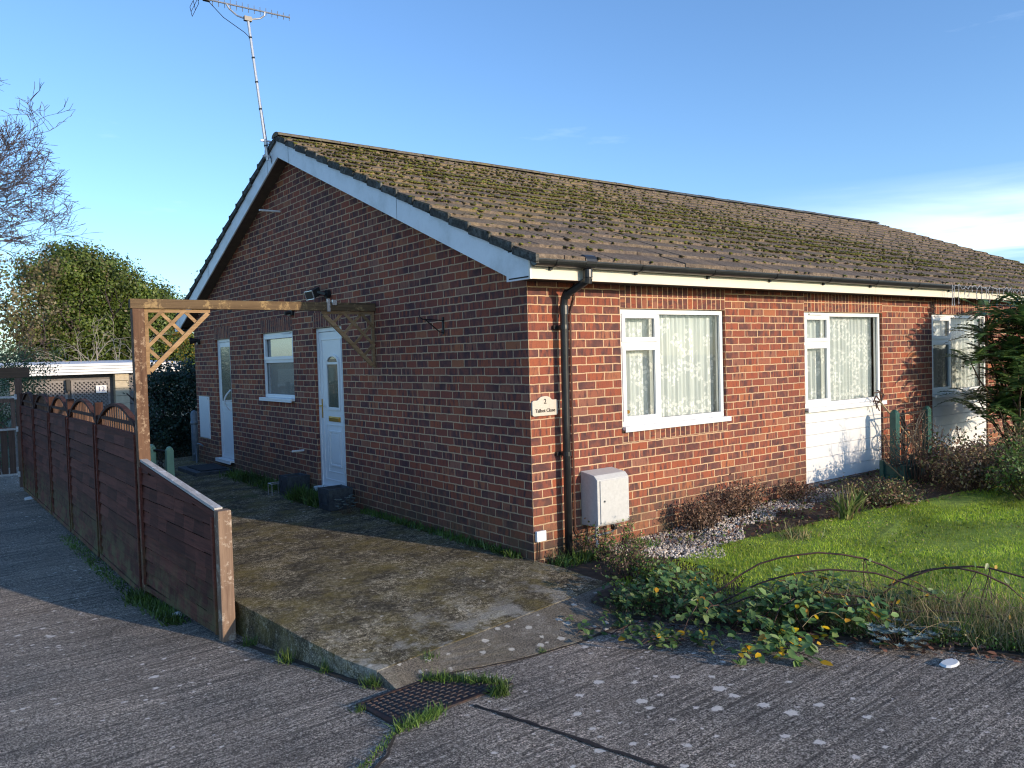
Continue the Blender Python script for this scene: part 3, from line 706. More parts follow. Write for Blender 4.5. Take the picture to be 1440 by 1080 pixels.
for side in (0, 1):
    fl = (lambda p: (p[0], 2 * RY - p[1], p[2])) if side else (lambda p: p)
    m_ = MB(); q = [(-.188, .03 - .02, zb(.01)), (-.188, RY, zb(RY)), (-.188, RY, zb(RY) + .222), (-.188, .01, zb(.01) + .222)]
    m_.prism([fl(p) for p in q], (.02, 0, 0)); part(m_, 'barge_board', ['barge'], HA)
    m_ = MB(); q = [(-.167, .0, zb(0) + .022), (-.167, RY, zb(RY) + .022), (-.167, RY, zb(RY) + .034), (-.167, .0, zb(0) + .034)]
    m_.prism([fl(p) for p in q], (.20, 0, 0)); part(m_, 'verge_soffit', ['soffit'], HA)
    for yj in (1.9, 4.72):
        m_ = MB(); q = [(-.1895, yj, zb(yj) + .004), (-.1895, yj + .006, zb(yj + .006) + .004), (-.1895, yj + .006, zb(yj) + .218), (-.1895, yj, zb(yj) + .218)]; m_.prism([fl(p) for p in q], (.001, 0, 0))
        part(m_, 'board_joint', ['upvc_grey'], HA)
    # box end closing the eaves
    m_ = MB(); q = [(-.193, -.291, 2.448), (-.193, .035, 2.448), (-.193, .035, 2.695), (-.193, -.10, 2.695), (-.193, -.291, 2.64)]
    m_.prism([fl(p) for p in q], (.022, 0, 0)); part(m_, 'box_end', ['barge'], HA, bevel=.002)
    m_ = MB(); q = [(15.168, .0, zb(0)), (15.168, RY, zb(RY)), (15.168, RY, zb(RY) + .222), (15.168, .0, zb(0) + .222)]
    m_.prism([fl(p) for p in q], (.02, 0, 0)); part(m_, 'barge_board', ['barge'], HB)

# ------------------------------------------------------------------ windows and doors
def frame_bars(mb, u0, u1, z0, z1, t, d0, d1):
    mb.box((u0, d0, z0), (u1, d1, z0 + t)); mb.box((u0, d0, z1 - t), (u1, d1, z1))
    mb.box((u0, d0, z0 + t), (u0 + t, d1, z1 - t)); mb.box((u1 - t, d0, z0 + t), (u1, d1, z1 - t))
def window(T, o, casement, tz, parent, name='window', cur=None, glass='glass', vent=False, silld=.045, shift=.0, cw=1):
    """o=(u0,u1,z0,z1) ; casement = u width of the opening side (small light above)"""
    u0, u1, z0, z1 = o; d = .035
    fr = MB(T); frame_bars(fr, u0 + .004, u1 - .004, z0 + .03, z1 - .003, .048, d, d + .06)
    um = u0 + casement if casement else None
    if um:
        fr.box((um - .022, d + .002, z0 + .08), (um + .022, d + .058, z1 - .053))
        fr.box((u0 + .052, d + .004, tz - .022), (um - .022, d + .058, tz + .022))
        frame_bars(fr, u0 + .045, um - .02, tz + .018, z1 - .046, .046, d - .012, d + .03)
        frame_bars(fr, u0 + .045, um - .02, z0 + .076, tz - .018, .046, d - .012, d + .03)
        cells = [(u0 + .09, um - .064, tz + .06, z1 - .09), (u0 + .09, um - .064, z0 + .12, tz - .062), (um + .022, u1 - .052, z0 + .078, z1 - .05)]
    else:
        fr.box((u0 + .052, d + .002, tz - .025), (u1 - .052, d + .058, tz + .025))
        frame_bars(fr, u0 + .045, u1 - .045, tz + .02, z1 - .046, .046, d - .012, d + .03)
        cells = [(u0 + .09, u1 - .09, tz + .064, z1 - .09), (u0 + .052, u1 - .052, z0 + .078, tz - .025)]
    W = part(fr, name, ['upvc'], parent, bevel=.0035)
    s = MB(T); s.box((u0 - .0, -silld, z0 - .004), (u1 + .02, d + .05, z0 + .029)); s.box((u0, -silld, z0 - .022), (u1 + .02, -silld + .012, z0 - .0045))
    part(s, 'window_sill', ['upvc'], W, bevel=.004)
    for c in cells:
        g = MB(T); dd = d + .02 if c[1] - c[0] < .6 else d + .034
        g.face([(c[0] - .01, dd, c[2] - .01), (c[1] + .01, dd, c[2] - .01), (c[1] + .01, dd, c[3] + .01), (c[0] - .01, dd, c[3] + .01)])
        part(g, 'window_pane', [glass], W, recalc=False)
    gs = MB(T)
    for c in cells:
        dd = d + .012 if c[1] - c[0] < .6 else d + .026
        a = MB(T); frame_bars(gs, c[0] - .006, c[1] + .006, c[2] - .006, c[3] + .006, .010, dd, dd + .006)
    part(gs, 'window_seal', ['upvc_grey'], W)
    if vent:
        v = MB(T); a = u0 + .14; v.box((a, d - .022, z1 - .036), (a + .30, d - .001, z1 - .018)); part(v, 'trickle_vent', ['white_pl'], W, bevel=.003)
    if cur:
        c = MB(T); n = int((u1 - u0) * 90); L = u1 - u0
        def cd(u): return .15 + .011 * math.sin(u * 52 + 2.6 * math.sin(u * 5.3)) + .008 * math.sin(u * 113 + 2 * math.sin(u * 7))
        for i in range(n):
            a, b = u0 + L * i / n, u0 + L * (i + 1) / n
            for (p, q) in ((z0 + .05, z0 + .6), (z0 + .6, z1 - .03)):
                c.face([(a, cd(a), p), (b, cd(b), p), (b, cd(b) * .98, q), (a, cd(a) * .98, q)], [(a * 1.25, p - z0), (b * 1.25, p - z0), (b * 1.25, q - z0), (a * 1.25, q - z0)])
        part(c, 'net_curtain', [cur], W, recalc=False, smooth=True)
    return W
w_ = window(FR, W1, .565, 1.90, HA, cur='c1')
window(FR, W2, .58, 1.865, HA, cur='c2', vent=True)
window(FR, W3, .64, 1.865, HB, cur='c3', vent=True)
# small solar charm stuck on the first window
m_ = MB(); m_.tube([(1.245, .034, 1.24), (1.245, .046, 1.24)], .018, 16); o = part(m_, 'window_sticker', ['yellow'], w_)
def cladding(P, parent):
    u0, u1, z0, z1 = P; m_ = MB(); n = 6; h = (z1 - z0 - .012) / n
    for k in range(n):
        a = z0 + h * k
        m_.prism([(u0 + .003, .028, a + .004), (u0 + .003, .028, a + h - .002), (u0 + .003, .034, a + h + .0), (u0 + .003, .060, a + h), (u0 + .003, .060, a)], (u1 - u0 - .006, 0, 0))
    part(m_, 'cladding_panel', ['clad'], parent)
    m_ = MB(); m_.box((u0 + .001, .012, z0 - .02), (u1 - .001, .07, z0 - .001)); part(m_, 'panel_drip_strip', ['grey_pl'], parent)
cladding(P2, HA); cladding(P3, HB)
window(SD, SW, None, 1.835, HA, glass='obscure_pale', vent=True, silld=.06)
m_ = MB(SD); m_.box((SW[0], .16, SW[2] + .05), (SW[1], .17, SW[3] - .05)); part(m_, 'roller_blind', ['netting'], HA)

def door(T, o, parent, kind):
    u0, u1, z0, z1 = o; d = .04
    fr = MB(T); t = .055
    fr.box((u0 + .003, d, z0 + .03), (u0 + t, d + .07, z1 - .003)); fr.box((u1 - t, d, z0 + .03), (u1 - .003, d + .07, z1 - .003)); fr.box((u0 + t, d, z1 - t), (u1 - t, d + .07, z1 - .003))
    DF = part(fr, 'door', ['upvc'], parent, bevel=.004)
    a, b, c, e = u0 + t + .004, u1 - t - .004, z0 + .035, z1 - t - .004
    lf = MB(T); lf.box((a, d + .012, c), (b, d + .055, e))
    if kind == 1:
        m0, m1 = (a + b) / 2 - .10, (a + b) / 2 + .10
        m0, m1 = a + .17, b - .245
        frame_bars(lf, a + .07, b - .07, c + .09, e - .09, .012, d + .004, d + .0119)     # outer moulding line
        frame_bars(lf, m0 - .03, m1 + .03, 1.185, 1.80, .028, d - .004, d + .0119)
        frame_bars(lf, m0 - .01, m1 + .01, c + .28, c + .74, .022, d - .002, d + .0119)
        lf.box((m0 + .035, d + .003, c + .325), (m1 - .035, d + .0119, c + .695))
        frame_bars(lf, m0 - .07, m1 + .07, c + .20, c + .82, .010, d + .005, d + .0119)
        n = 12; uc = (m0 + m1) / 2; hw = (m1 - m0) / 2 + .02
        arc = [(uc + hw * math.cos(PI * k / n), 1.80 + .10 * math.sin(PI * k / n)) for k in range(n + 1)]
        arc2 = [(uc + (hw - .026) * math.cos(PI * k / n), 1.795 + .078 * math.sin(PI * k / n)) for k in range(n + 1)]
        for k in range(n):
            q = [(arc[k][0], d - .004, arc[k][1]), (arc[k + 1][0], d - .004, arc[k + 1][1]), (arc2[k + 1][0], d - .004, arc2[k + 1][1]), (arc2[k][0], d - .004, arc2[k][1])]
            s = [(p[0], d + .0119, p[2]) for p in q]; lf.faces(q + s, [(0, 1, 2, 3), (0, 4, 5, 1), (2, 6, 7, 3)])
        part(lf, 'door_leaf', ['upvc'], DF)
        gl = MB(T); poly = [(m0, d + .008, 1.22), (m1, d + .008, 1.22), (m1, d + .008, 1.80)] + [(uc + (hw - .022) * math.cos(PI * k / n), d + .008, 1.80 + .075 * math.sin(PI * k / n)) for k in range(1, n)] + [(m0, d + .008, 1.80)]
        gl.face(poly); part(gl, 'door_glass', ['obscure'], DF, recalc=False)
        lb = MB(T); lb.box((m0 - .01, d + .002, 1.035), (m1 + .01, d + .0119, 1.10)); lb.box((m0 + .012, d - .006, 1.048), (m1 - .012, d + .002, 1.087)); part(lb, 'letterbox', ['gold'], DF, bevel=.003)
        hd = MB(T); hd.box((b - .062, d + .003, 1.07), (b - .030, d + .0119, 1.32)); hd.tube([(b - .046, d + .01, 1.23), (b - .046, d - .035, 1.23), (b - .10, d - .04, 1.228), (b - .15, d - .038, 1.226)], .0085, 8); part(hd, 'door_handle', ['gold'], DF)
    else:
        frame_bars(lf, a + .03, b - .03, 1.13, e - .03, .05, d + .002, d + .0119)
        frame_bars(lf, a + .03, b - .03, c + .05, 1.06, .016, d + .004, d + .0119)
        frame_bars(lf, a + .075, b - .075, c + .10, 1.0, .012, d + .004, d + .0119)
        part(lf, 'door_leaf', ['upvc'], DF)
        gl = MB(T); gl.face([(a + .08, d + .008, 1.18), (b - .08, d + .008, 1.18), (b - .08, d + .008, e - .08), (a + .08, d + .008, e - .08)]); part(gl, 'door_glass', ['obscure'], DF, recalc=False)
        hd = MB(T); n = 10
        hd.tube([(a + .05 + .0, d - .02 - .11 * math.sin(PI * k / n), 1.02 + .36 * k / n) for k in range(n + 1)], .013, 8)
        hd.tube([(a + .05, d + .01, 1.2), (a + .05, d - .13, 1.2)], .011, 8); part(hd, 'door_handle', ['white_pl'], DF)
    s = MB(T); s.box((u0 - .0, -.075, z0 - .005), (u1 + .0, d + .07, z0 + .028)); s.box((u0, -.075, z0 - .03), (u1, -.06, z0 - .006)); part(s, 'door_sill', ['upvc'], DF, bevel=.004)
    m_ = MB(T); m_.face([(u0, .112, z0), (u1, .112, z0), (u1, .112, z1), (u0, .112, z1)]); part(m_, 'door_backing', ['dark'], DF, recalc=False)
door(SD, D1, HA, 1); door(SD, D2, HA, 2)

# ------------------------------------------------------------------ wall fixtures
dp = thing('downpipe', 'black downpipe with swan neck on the sunlit front wall, beside the house corner', 'downpipe')
m_ = MB(); m_.tube([(.395, -.352, 2.50), (.395, -.352, 2.462), (.385, -.315, 2.435), (.352, -.12, 2.345), (.345, -.095, 2.315), (.342, -.085, 2.24), (.335, -.085, 1.2), (.332, -.085, -.04)], .034, 16)
part(m_, 'pipe', ['black_pl'], dp, smooth=True)
for q in ([(.356, -.135, 2.37), (.352, -.105, 2.325)], [(.395, -.352, 2.47), (.393, -.345, 2.425)], [(.343, -.085, 2.25), (.343, -.085, 2.17)]):
    m_ = MB(); m_.tube(q, .041, 14); part(m_, 'pipe_socket', ['black_pl'], dp)
for z in (2.06, .93):
    m_ = MB(); m_.tube([(.338, -.085, z - .018), (.338, -.085, z + .018)], .041, 14); m_.box((.27, -.03, z - .016), (.41, -.004, z + .016)); m_.box((.30, -.075, z - .012), (.375, -.03, z + .012))
    part(m_, 'pipe_clip', ['black_pl'], dp)
cb = thing('cable_conduit', 'thin brown cable running down the front wall just right of the black downpipe', 'cable')
m_ = MB(); m_.tube([(.53, -.02, 2.46), (.53, -.02, 2.32), (.50, -.02, 2.25), (.475, -.02, 2.18), (.47, -.02, 1.2), (.47, -.02, .22), (.50, -.03, .16), (.56, -.03, .15)], .009, 6); part(m_, 'cable', ['brown_cond'], cb)
mt = thing('meter_box', 'white box for the gas meter mounted on the front wall right of the black downpipe', 'meter box')
m_ = MB(); x0, x1 = .565, .965
prof = [(0, .245), (-.205, .252), (-.222, .272), (-.222, .675), (-.18, .715), (0, .742)]
m_.prism([(x0, y * 1.0 - .002, z) for y, z in prof], (x1 - x0, 0, 0)); part(m_, 'box_body', ['meter'], mt, bevel=.008)
m_ = MB(); m_.box((x0 + .03, -.234, .285), (x1 - .015, -.2245, .668)); part(m_, 'box_door', ['meter'], mt, bevel=.004)
m_ = MB(); m_.tube([(x0 + .075, -.234, .48), (x0 + .075, -.243, .48)], .009, 10); part(m_, 'lock', ['upvc_grey'], mt)
gp = thing('gas_pipe', 'white service pipe rising from the bed into the bottom of the meter box', 'pipe')
m_ = MB(); m_.tube([(.66, -.10, -.1), (.66, -.10, .25)], .019, 12); part(m_, 'pipe', ['white_pl'], gp)
g2 = thing('copper_pipe_run', 'bent grey pipe stub clipped to the wall under the meter box', 'pipe')
m_ = MB(); m_.tube([(.88, -.10, .25), (.88, -.10, .17), (.86, -.08, .145), (.72, -.04, .13), (.60, -.04, .12)], .012, 8); part(m_, 'pipe', ['grey_pl'], g2)
m_ = MB(); m_.box((.865, -.12, .17), (.905, -.07, .215)); part(m_, 'valve', ['black_pl'], g2, bevel=.004)
pq = thing('house_plaque', 'cream shaped name plaque reading 2 Talbot Close on the front wall by the corner', 'sign')
m_ = MB(); c = .152; pts = [(.008, 1.292), (.022, 1.28), (.284, 1.28), (.298, 1.292), (.298, 1.405), (.286, 1.418), (.238, 1.418)]
pts += [(c + .075 * math.cos(a), 1.418 + .035 * math.sin(a)) for a in lin(.25, PI - .25, 9)] + [(.066, 1.418), (.020, 1.418), (.008, 1.405)]
m_.prism([(x, -.004, z) for x, z in pts], (0, -.018, 0)); part(m_, 'board', ['plaque'], pq, bevel=.003)
def text(name, s, size, loc, rotz, mat, parent, ext=.0015, rotx=90):
    cu = bpy.data.curves.new(name, 'FONT'); cu.body = s; cu.size = size; cu.extrude = ext; cu.offset = .0009; cu.align_x = 'CENTER'; cu.align_y = 'CENTER'
    t = bpy.data.objects.new(name, cu); me = bpy.data.meshes.new_from_object(t); bpy.data.objects.remove(t)
    me.transform(Matrix.Translation(Vector(loc)) @ Matrix.Rotation(rotz, 4, 'Z') @ Matrix.Rotation(rad(rotx), 4, 'X'))
    me.materials.clear(); me.materials.append(M[mat]); o = bpy.data.objects.new(name, me); COL.objects.link(o); attach(o, parent); return o
text('number', '2', .060, (c, -.0235, 1.405), 0, 'ink', pq); text('lettering', 'Talbot Close', .043, (c, -.0235, 1.325), 0, 'ink', pq)
sk = thing('junction_box', 'small white cable box low on the front wall, left of the downpipe', 'cable box')
m_ = MB(); m_.box((.012, -.035, .175), (.118, -.004, .268)); part(m_, 'box_body', ['white_pl'], sk, bevel=.006)
m_ = MB(); m_.tube([(.05, -.02, .175), (.05, -.015, -.0)], .005, 6); m_.tube([(.03, -.015, .175), (.028, -.012, .0)], .004, 6); part(m_, 'cable', ['black_pl'], sk)
# flood light, lamps, brackets on the side wall
fl_ = thing('flood_light', 'black security floodlight with a silver rim tilted above the wooden beam on the side wall', 'light')
m_ = MB(); m_.tube([(-.002, 4.02, 2.66), (-.05, 4.02, 2.66)], .055, 14); m_.bar((-.05, 4.02, 2.66), (-.14, 4.12, 2.70), .03, .03); part(m_, 'mount', ['black_pl'], fl_)
m_ = MB(); q = [(-.10, 4.09, 2.76), (-.20, 4.09, 2.705), (-.17, 4.09, 2.605), (-.08, 4.09, 2.66)]; m_.prism(q, (0, .24, 0)); part(m_, 'lamp_housing', ['black_pl'], fl_, bevel=.01)
m_ = MB(); m_.bar((-.205, 4.09, 2.703), (-.174, 4.09, 2.603), .008, .008); m_.bar((-.205, 4.33, 2.703), (-.174, 4.33, 2.603), .008, .008); m_.bar((-.205, 4.09, 2.704), (-.205, 4.33, 2.704), .009, .009); m_.bar((-.174, 4.09, 2.603), (-.174, 4.33, 2.603), .009, .009); part(m_, 'rim', ['alu'], fl_)
wl = thing('motion_sensor', 'small black motion sensor on the side wall above the small window', 'sensor')
m_ = MB(); m_.box((-.04, 5.18, 2.46), (-.003, 5.33, 2.53)); m_.tube([(-.04, 5.25, 2.50), (-.11, 5.25, 2.485)], .028, 10); part(m_, 'sensor_body', ['black_pl'], wl, bevel=.004)
wl = thing('wall_lamp', 'black lamp on the rear end of the side wall above the second door', 'light')
m_ = MB(); m_.tube([(-.003, 9.62, 2.23), (-.05, 9.62, 2.23)], .05, 12); part(m_, 'mount', ['black_pl'], wl)
m_ = MB(); m_.tube([(-.05, 9.62, 2.25), (-.16, 9.66, 2.25)], [.03, .07], 12); part(m_, 'lamp_head', ['black_pl'], wl)
hk = thing('basket_bracket', 'black wrought iron hanging basket bracket on the shaded side wall near the corner', 'bracket')
m_ = MB(); m_.box((-.012, 1.350, 2.05), (-.002, 1.375, 2.225)); m_.tube([(-.01, 1.362, 2.19), (-.26, 1.34, 2.20), (-.285, 1.34, 2.215), (-.29, 1.34, 2.24)], .006, 6); m_.tube([(-.01, 1.362, 2.07), (-.05, 1.36, 2.075), (-.14, 1.355, 2.14), (-.22, 1.345, 2.195)], .006, 6)
part(m_, 'bracket', ['black_iron'], hk)
vp = thing('overflow_pipe', 'short pale overflow pipe sticking out high under the gable', 'pipe')
m_ = MB(); m_.tube([(.0, 5.55, 3.94), (-.30, 5.55, 3.935)], .014, 10); part(m_, 'pipe', ['white_pl'], vp)
vp = thing('overflow_pipe', 'short white overflow pipe low on the side wall left of the front door', 'pipe')
m_ = MB(); m_.tube([(.0, 5.02, .60), (-.17, 5.02, .60)], .014, 10); part(m_, 'pipe', ['white_pl'], vp)
mc = thing('white_meter_cabinet', 'tall flat white meter cabinet on the side wall beyond the second door', 'meter box')
m_ = MB(); m_.box((-.022, 9.16, .49), (-.003, 9.74, 1.24)); part(m_, 'cabinet_door', ['upvc'], mc, bevel=.003)
m_ = MB(); m_.box((-.026, 9.19, .50), (-.0225, 9.71, .505)); m_.box((-.03, 9.2, 1.19), (-.0225, 9.215, 1.215)); part(m_, 'hinge', ['alu'], mc)
sp = thing('soil_pipe', 'short grey waste pipe with rounded cap at the rear corner of the side wall', 'pipe')
m_ = MB(); m_.tube([(-.02, 10.1, -.2), (-.02, 10.1, .90), (-.02, 10.1, .945), (-.02, 10.1, .965)], [.062, .062, .045, .01], 14); m_.tube([(-.02, 10.1, .70), (-.02, 10.1, .76)], .07, 14); part(m_, 'pipe', ['grey_pl'], sp, smooth=True)
hs = thing('garden_tap', 'white garden tap pipe bent over by the rear corner step', 'tap')
m_ = MB(); m_.tube([(-.10, 9.75, .02), (-.10, 9.75, .30), (-.09, 9.70, .37), (-.06, 9.62, .37), (-.02, 9.60, .33)], .016, 8); m_.tube([(-.10, 9.78, .2), (-.16, 9.76, .17)], .01, 6); part(m_, 'pipe', ['grey_pl'], hs)
st = thing('door_step', 'low grey stone step in front of the second white door', 'step')
m_ = MB(); z0 = .0
m_.box((-.62, 7.98, -.04), (-.01, 9.05, .065)); part(m_, 'slab', ['pot'], st, bevel=.012)
dm = tag(MB().build('door_mat_tmp', 'mat'), 'x', 'x'); bpy.data.objects.remove(dm)
m_ = MB(); m_.box((-.52, 8.05, .0655), (-.09, 8.85, .082)); dm = m_.build('door_mat', 'mat', bevel=.004); tag(dm, 'black rubber doormat lying on the step at the second door', 'doormat')

# aerial
ae = thing('tv_aerial', 'rooftop television aerial on a tall leaning mast fixed at the gable peak', 'aerial')
B0 = Vector((-.236, 5.33, 4.58)); B1 = Vector((-.447, 5.30, 6.44))
m_ = MB(); m_.tube([B0, B1], .019, 10); part(m_, 'mast', ['alu'], ae)
m_ = MB()
for t in (.10, .36, .55, .72, .86): p = B0.lerp(B1, t); m_.tube([p, p + (B1 - B0).normalized() * .02], .024, 8)
part(m_, 'mast_band', ['black_pl'], ae)
m_ = MB()
for t in (.03, .14): p = B0.lerp(B1, t); m_.bar(p + Vector((-.06, 0, 0)), p + Vector((.09, 0, .0)), .03, .02); m_.bar(p + Vector((.06, -.04, -.03)), p + Vector((.06, .04, -.03)), .02, .02)
part(m_, 'wall_bracket', ['alu'], ae)
bo0 = Vector((-1.16, 5.26, 6.60)); bo1 = Vector((.165, 5.30, 6.585)); bd = (bo1 - bo0).normalized()
# boom follows the photograph: reflector end higher on the left
bo0 = Vector((-1.05, 5.62, 6.70)); bo1 = Vector((.10, 5.18, 6.53)); bd = (bo1 - bo0).normalized()
m_ = MB(); m_.tube([bo0, bo1], .012, 8); part(m_, 'boom', ['alu'], ae)
sidev = Vector((bd.y, -bd.x, 0)).normalized()
for k in range(14):
    p = bo0 + (bo1 - bo0) * (.19 + .80 * k / 13); m_ = MB(); hl = .095 - .0025 * k
    dv = (sidev * .75 + Vector((0, 0, .66))).normalized(); m_.tube([p - dv * hl * .75, p + dv * hl * .75], .0045, 5); part(m_, 'director', ['alu'], ae)
m_ = MB(); cp = B1 + Vector((0, 0, .0))
arm = [bo0.lerp(bo1, .33), bo0.lerp(bo1, .36) + Vector((0, 0, -.06)), bo0.lerp(bo1, .44) + Vector((0, 0, -.13)), cp + Vector((0, 0, -.02)), bo0.lerp(bo1, .68) + Vector((0, 0, -.10)), bo0.lerp(bo1, .725) + Vector((0, 0, -.05)), bo0.lerp(bo1, .73)]
m_.tube(arm, .012, 8); part(m_, 'cradle_arm', ['alu'], ae)
m_ = MB(); m_.box(cp - Vector((.05, .025, .04)), cp + Vector((.05, .025, .02))); part(m_, 'mast_clamp', ['black_pl'], ae)
for s_ in (-1, 1):
    m_ = MB(); c0 = bo0 + bd * .06; u = (Vector((0, 0, 1)) * s_ * .9 - bd * .42).normalized(); w2 = sidev
    P_ = [c0 + u * a + w2 * b for a in (.02, .12, .22) for b in (-.15, 0, .15)]
    for i in range(3): m_.tube([P_[3 * i], P_[3 * i + 2]], .004, 5); m_.tube([P_[i], P_[6 + i]], .004, 5)
    part(m_, 'reflector', ['black_iron'], ae)
m_ = MB(); c0 = bo0.lerp(bo1, .13); m_.box(c0 - Vector((.045, .03, .025)), c0 + Vector((.045, .03, .035))); part(m_, 'dipole_box', ['black_pl'], ae, bevel=.006)
m_ = MB(); m_.tube([c0, c0.lerp(B1, .4) + Vector((0, 0, -.14)), B1 + Vector((-.05, 0, -.20)), B0.lerp(B1, .86), B0.lerp(B1, .1) + Vector((.03, 0, 0)), B0 + Vector((.05, -.03, -.05))], .005, 5); part(m_, 'coax_cable', ['black_pl'], ae)

# ------------------------------------------------------------------ fence, pergola, gate
def fx(Y): return -2.45 - .04 * (min(Y, 2.9) - .7)
fc = thing('wooden_fence', 'long dark red-brown overlap fence with arched slatted tops dividing the path from the driveway', 'fence')
PY = [2.892, 4.92, 6.88, 8.60, 10.42, 12.25]
def fpost(y, z1, x=None, w=.085):
    x = fx(y) if x is None else x; m_ = MB(); m_.box((x - w / 2, y - w / 2, -.75), (x + w / 2, y + w / 2, z1)); part(m_, 'fence_post', ['fencepost'], fc, bevel=.006)
for i, y in enumerate(PY[1:]): fpost(y, 1.41 - .01 * i)
for i, (ya, yb) in enumerate(zip(PY, PY[1:])):
    ya += .05 if i else .0; yb -= .05; x = fx(ya) - .005; zb0 = zr(-2.6, (ya + yb) / 2) + .06; ztop = 1.135 - .004 * i
    m_ = MB(); rows = int((ztop - zb0) / .118); h = (ztop - zb0) / rows
    for r in range(rows):
        a = zb0 + r * h; w0 = random.uniform(-.006, .006)
        n = 4
        for k in range(n):
            y0 = ya + (yb - ya) * k / n; y1 = ya + (yb - ya) * (k + 1) / n; e0 = random.uniform(-.004, .004)
            m_.prism([(x - .048, y0, a + w0 + e0), (x - .032, y0, a + h - .013 + w0), (x - .024, y0, a + h - .013 + w0), (x - .034, y0, a + w0 + e0)], (0, y1 - y0, 0))
    p_ = part(m_, 'fence_panel', ['fence'], fc)
    m_ = MB(); m_.box((x - .012, ya, zb0 - .02), (x - .002, yb, ztop)); part(m_, 'gap_shade_board', ['dark'], p_)  # dark sheet added behind the slats to draw shadow lines between rows
    m_ = MB()
    for y in (ya + .02, yb - .02): m_.box((x - .060, y - .02, zb0 - .02), (x - .040, y + .02, ztop + .02)); m_.box((x - .001, y - .02, zb0), (x + .02, y + .02, ztop))
    for q in (.35, .65): y = ya + (yb - ya) * q; m_.box((x - .001, y - .02, zb0), (x + .02, y + .02, ztop))
    m_.box((x - .060, ya + .04, zb0 - .02), (x - .040, yb - .04, zb0 + .03)); m_.box((x - .040, ya + .04, ztop - .03), (x + .018, yb - .04, ztop + .022))
    part(m_, 'panel_batten', ['fence'], p_)
    # arched open top
    m_ = MB(); n = 14; L = yb - ya
    arc = lambda t: ztop + .035 + .245 * math.sin(PI * t) ** .8 if 0 < t < 1 else ztop + .035
    for k in range(n):
        a, b = k / n, (k + 1) / n; m_.bar((x, ya + L * a, arc(a)), (x, ya + L * b, arc(b)), .055, .032)
    m_.bar((x - .01, ya, ztop + .115), (x - .01, yb, ztop + .115), .02, .035)
    part(m_, 'arched_rail', ['fencepost'], p_)
    m_ = MB()
    for k in range(1, 17):
        t = k / 17; y = ya + L * t; m_.box((x + .006, y - .019, ztop - .01), (x + .018, y + .019, arc(t) - .012))
    part(m_, 'top_slat', ['top_slat'], p_)
# sloping front panel
ya, yb = .80, 2.785; x = fx(1.7) ; 
m_ = MB()
tl = lambda y: .69 + (.905 - .69) * (y - ya) / (yb - ya); bl = lambda y: -.205 + (-.285 + .205) * (y - ya) / (yb - ya)
xx = lambda y: fx(y) - .0
for r in range(10):
    for k in range(8):
        y0 = ya + (yb - ya) * k / 8; y1 = ya + (yb - ya) * (k + 1) / 8; j = random.uniform(-.005, .005)
        a0 = -.26 + r * .118 + j; 
        za, zc = a0, a0 + .106
        ym = (y0 + y1) / 2; top = tl(ym) - .01
        if za > top - .05: continue
        zc = min(zc, top + .03)
        q = [(xx(y0) - .046, y0, za), (xx(y0) - .032, y0, min(zc, tl(y0) - .03)), (xx(y0) - .024, y0, min(zc, tl(y0) - .03)), (xx(y0) - .032, y0, za)]
        q2 = [(xx(y1) - .046, y1, za), (xx(y1) - .032, y1, min(zc, tl(y1) - .03)), (xx(y1) - .024, y1, min(zc, tl(y1) - .03)), (xx(y1) - .032, y1, za)]
        m_.faces(q + q2, [(3, 2, 1, 0), (4, 5, 6, 7), (0, 1, 5, 4), (1, 2, 6, 5), (2, 3, 7, 6), (3, 0, 4, 7)])
p_ = part(m_, 'fence_panel', ['fence'], fc); p_['label'] = 'sloping front panel with a pale top rail'
m_ = MB(); q = [(xx(ya) - .012, ya, -.27), (xx(yb) - .012, yb, -.34), (xx(yb) - .012, yb, tl(yb) - .01), (xx(ya) - .012, ya, tl(ya) - .01)]; m_.prism(q, (.010, 0, 0)); part(m_, 'gap_shade_board', ['dark'], p_)  # added dark sheet standing in for shade in the slat gaps
m_ = MB(); m_.bar((xx(ya) - .012, ya - .02, tl(ya) + .012), (xx(yb) - .012, yb + .02, tl(yb) + .012), .062, .024); part(m_, 'top_rail', ['cap'], p_)
m_ = MB(); m_.bar((xx(ya) - .035, ya, tl(ya) - .03), (xx(yb) - .035, yb, tl(yb) - .03), .018, .045)
m_.bar((xx(ya) - .036, ya, -.25), (xx(yb) - .036, yb, -.315), .018, .05)
for y in (ya + .015, yb - .015): m_.box((xx(y) - .062, y - .019, -.27), (xx(y) - .040, y + .019, tl(y) - .05))
part(m_, 'panel_batten', ['fence'], p_)
m_ = MB(); w = .105; cx, cy = -2.447, .745
m_.box((cx - w / 2, cy - w / 2, -.5), (cx + w / 2, cy + w / 2, .70)); o = part(m_, 'fence_post', ['postend'], fc, bevel=.012); o['label'] = 'bleached short end post'
pg = thing('pergola_arch', 'tall timber post and long beam spanning the side path with lattice brackets in the corners', 'pergola')
m_ = MB(); m_.box((-2.585, 2.78, -.7), (-2.478, 2.885, 2.368)); part(m_, 'post', ['pine'], pg, bevel=.006)
m_ = MB(); m_.box((-2.60, 2.79, 2.370), (-.004, 2.86, 2.462)); part(m_, 'beam', ['beam'], pg, bevel=.005)
m_ = MB(); m_.box((-.60, 2.775, 2.36), (-.565, 2.789, 2.50)); m_.box((-.54, 2.765, 2.43), (-.49, 2.789, 2.49)); part(m_, 'bird_spike', ['alu'], pg)
